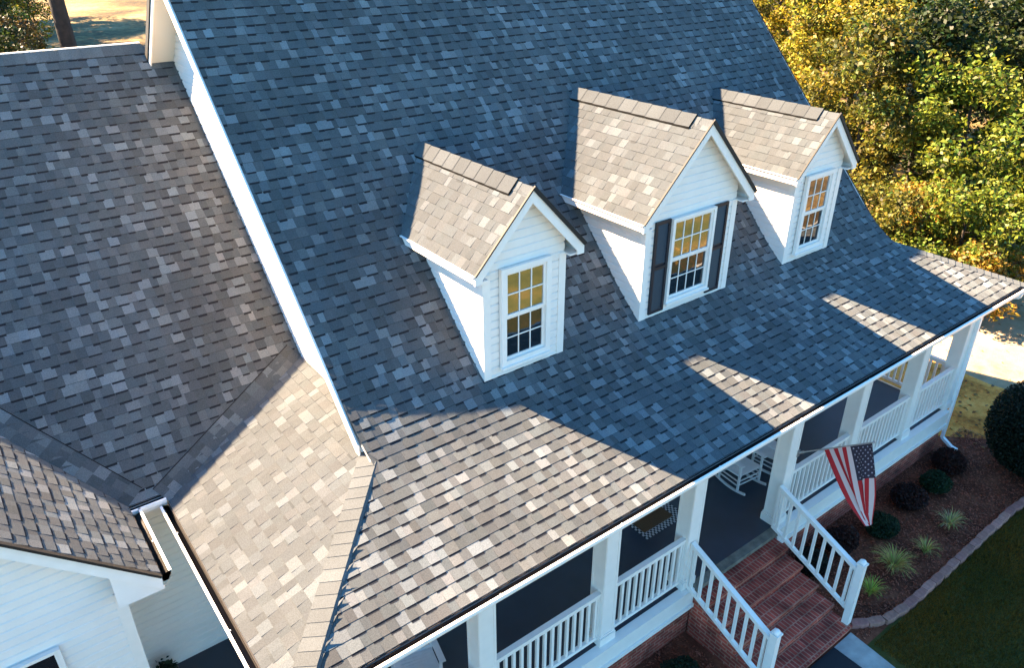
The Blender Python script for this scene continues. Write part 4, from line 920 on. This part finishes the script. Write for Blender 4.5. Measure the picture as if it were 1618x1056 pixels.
#@@TREES
W_ = 'yellow-green tree in the wood, '
LIST = [
 (3, 1415, 25.5, OG, 'olive young tree just behind the kick of the roof, left of the bright green ones', 1.0),
 (4, 1400, 24.0, OR, 'orange-tinted low shrub showing right above the roof edge where it flattens', .9),
 (4, 1455, 24.2, YG, 'yellow low shrub above the upper end of the right hip of the porch roof', 1.0),
 (4, 1520, 24.0, BG, 'bright green low shrub above the middle of the right hip of the porch roof', 1.1),
 (3, 1500, 27.0, OR, 'orange-brown young tree behind the shrubs over the right hip', .95),
 (3, 1570, 25.5, BG, 'bright green young tree at the right edge above the porch roof corner', 1.15),
 (3, 1640, 28.5, BG, 'bright green young tree cut by the right edge, highest of the low ones', 1.3),
 (4, 1612, 24.6, OR, 'orange shrub at the right edge behind the sandy ground', 1.15),
 (4, 1570, 25.8, YG, 'yellow shrub on the sand right behind the porch roof corner', .8),
 (0, 1360, 31, OG, 'olive tree with its crown right of the third dormer', .9),
 (0, 1450, 33, DG, 'deep green tree in the middle of the wood, above the right hip', .95),
 (2, 1530, 30, BG, 'leafy bright green tree in front of the dark ones at the right', 1.0),
 (0, 1600, 34, DG, 'dark green tree at the right edge, halfway up the photo', 1.0),
 (2, 1300, 38, YG, 'golden yellow tree touching the right slope of the main roof, lowest of them', 1.15),
 (0, 1250, 44, YG, 'golden yellow tree beside the upper right slope of the main roof', 1.05),
 (1, 1330, 47, YG, 'tall golden tree behind the lowest golden one', .9),
 (0, 1405, 45, YG, 'golden olive tree right of the tall golden one', 1.0),
 (1, 1490, 46, DG, 'tall dark green tree in the upper right, left of its darker neighbour', .85),
 (1, 1570, 44, DG, 'darkest green tree in the upper right', .95),
 (0, 1640, 42, DG, 'dark green tree cut by the right edge, upper one', 1.1),
 (0, 1200, 58, OG, 'olive tree at the top beside the ridge end of the main roof', 1.1),
 (1, 1270, 62, YG, 'yellow tree at the top edge, right of the olive one by the roof', .9),
 (1, 1350, 63, BR, 'brown-tinged tree at the top edge above the golden ones', .9),
 (1, 1440, 60, BR, 'brownish tree at the top edge, half bare', .85),
 (0, 1520, 64, DG, 'dark tree at the top edge near the upper right corner', 1.2),
 (1, 1600, 62, DG, 'dark tree filling the upper right corner', .95),
 (1, 1680, 56, DG, 'dark tree outside the upper right corner', .9),
 (1, 1160, 76, OG, 'olive tree far behind the main roof', .95),
 (1, 1240, 80, OG, 'far olive tree at the very top of the photo', .95),
 (1, 1330, 82, DG, 'far dark tree at the very top of the photo', .95),
 (1, 1420, 84, DG, 'far dark tree behind the brownish one', .95),
 (1, 1510, 84, DG, 'far dark tree behind the one near the upper right corner', .95),
 (1, 1600, 84, DG, 'far dark tree behind the corner one', .95),
]
for k, px, d, c, lb, s_ in LIST: plant_tree(k, px, d, c, lb, 'shrub' if k == 4 else 'tree', s_)
# behind the left wing
GL = 'trees behind the left wing'
for k, px, d, c, lb, s_ in [
 (5, 150, 45, DG, 'tree with a thick dark trunk in front of the bright field behind the left wing', 1.8),
 (2, 95, 43, DG, 'dark tree low against the wing ridge, left of the thick trunk', .62),
 (0, -30, 44, DG, 'dark tree cut by the left edge at the top', .85),
 (0, 30, 60, DG, 'dark tree behind the golden one in the top left corner', .95),
 (0, 80, 72, DG, 'dark tree behind the thick trunk', 1.1),
 (1, 0, 70, BR, 'brown leafy tree farther back in the top left corner', .9),
 (0, 8, 47, DG, 'dark tree at the top left corner behind the wing roof', .80),
 (2, 45, 52, BR, 'brown and green tree between the top left corner and the thick trunk', .95),
 (2, 20, 41, YG, 'golden leafy tree in the top left corner', .70),
 (2, 66, 44, DG, 'dark low tree in the top left between two others', .75),
 (2, 62, 66, YG, 'golden tree seen through the gap left of the thick trunk', 1.0),
 (2, 160, 47, DG, 'dark bushy treetop barely rising over the ridge of the left wing', .60),
 (2, 215, 50, DG, 'dark bushy treetop over the wing ridge beside the main roof', .60),
 (5, -10, 60, DG, 'tall dark trunk at the very corner of the photo, top left', 1.8),
 (1, -60, 112, DG, 'tall dark tree out of the frame at the upper left', 2.0),
 (1, 10, 116, DG, 'tall dark tree behind the top left corner, farthest back', 2.0),
 (1, -120, 104, DG, 'tall dark tree out of the frame whose shade crosses the field', 2.0)]:
    plant_tree(k, px, d, c, lb, 'tree' if k != 4 else 'shrub', s_, group=GL)
# trees in front of the house (seen only in the window panes)
for x, y, k, c in [(24, -16, 1, YG), (15, -24, 1, OG), (33, -12, 0, YG), (6, -27, 1, YG), (-6, -30, 0, OG), (28, -28, 1, OG), (40, -22, 1, YG)]:
    plant_tree(k, 0, 0, c, 'autumn tree across the lawn in front of the house', 'tree', 1.0, group='trees across the front lawn', xy=(x, y))
# fallen leaves
n = 30000; px = nr.uniform(15.5, 40, n); py = nr.uniform(-8, 22, n); dens = np.clip((np.hypot(px-21, (py-3)*.7)-2.3)/4, 0.03, 1); kp = nr.rand(n) < dens; px, py = px[kp], py[kp]; n = len(px)
P = np.stack([px, py, np.full(n, G+.01)+nr.uniform(0, .02, n)], 1); cc = np.array([(.30, .13, .03), (.34, .22, .05), (.14, .07, .03), (.22, .12, .05)])[nr.randint(0, 4, n)]*nr.uniform(.5, 1.3, (n, 1))
v, f, c = leaf_cards(P, .10, cc, up=1.2)
o = link('fallen_leaves', np_mesh('fallen_leaves', v, f, c, [M['leaf']]), (0, 0, 0)); tag(o, kind='stuff', label='orange and brown fallen leaves scattered on the sandy ground')
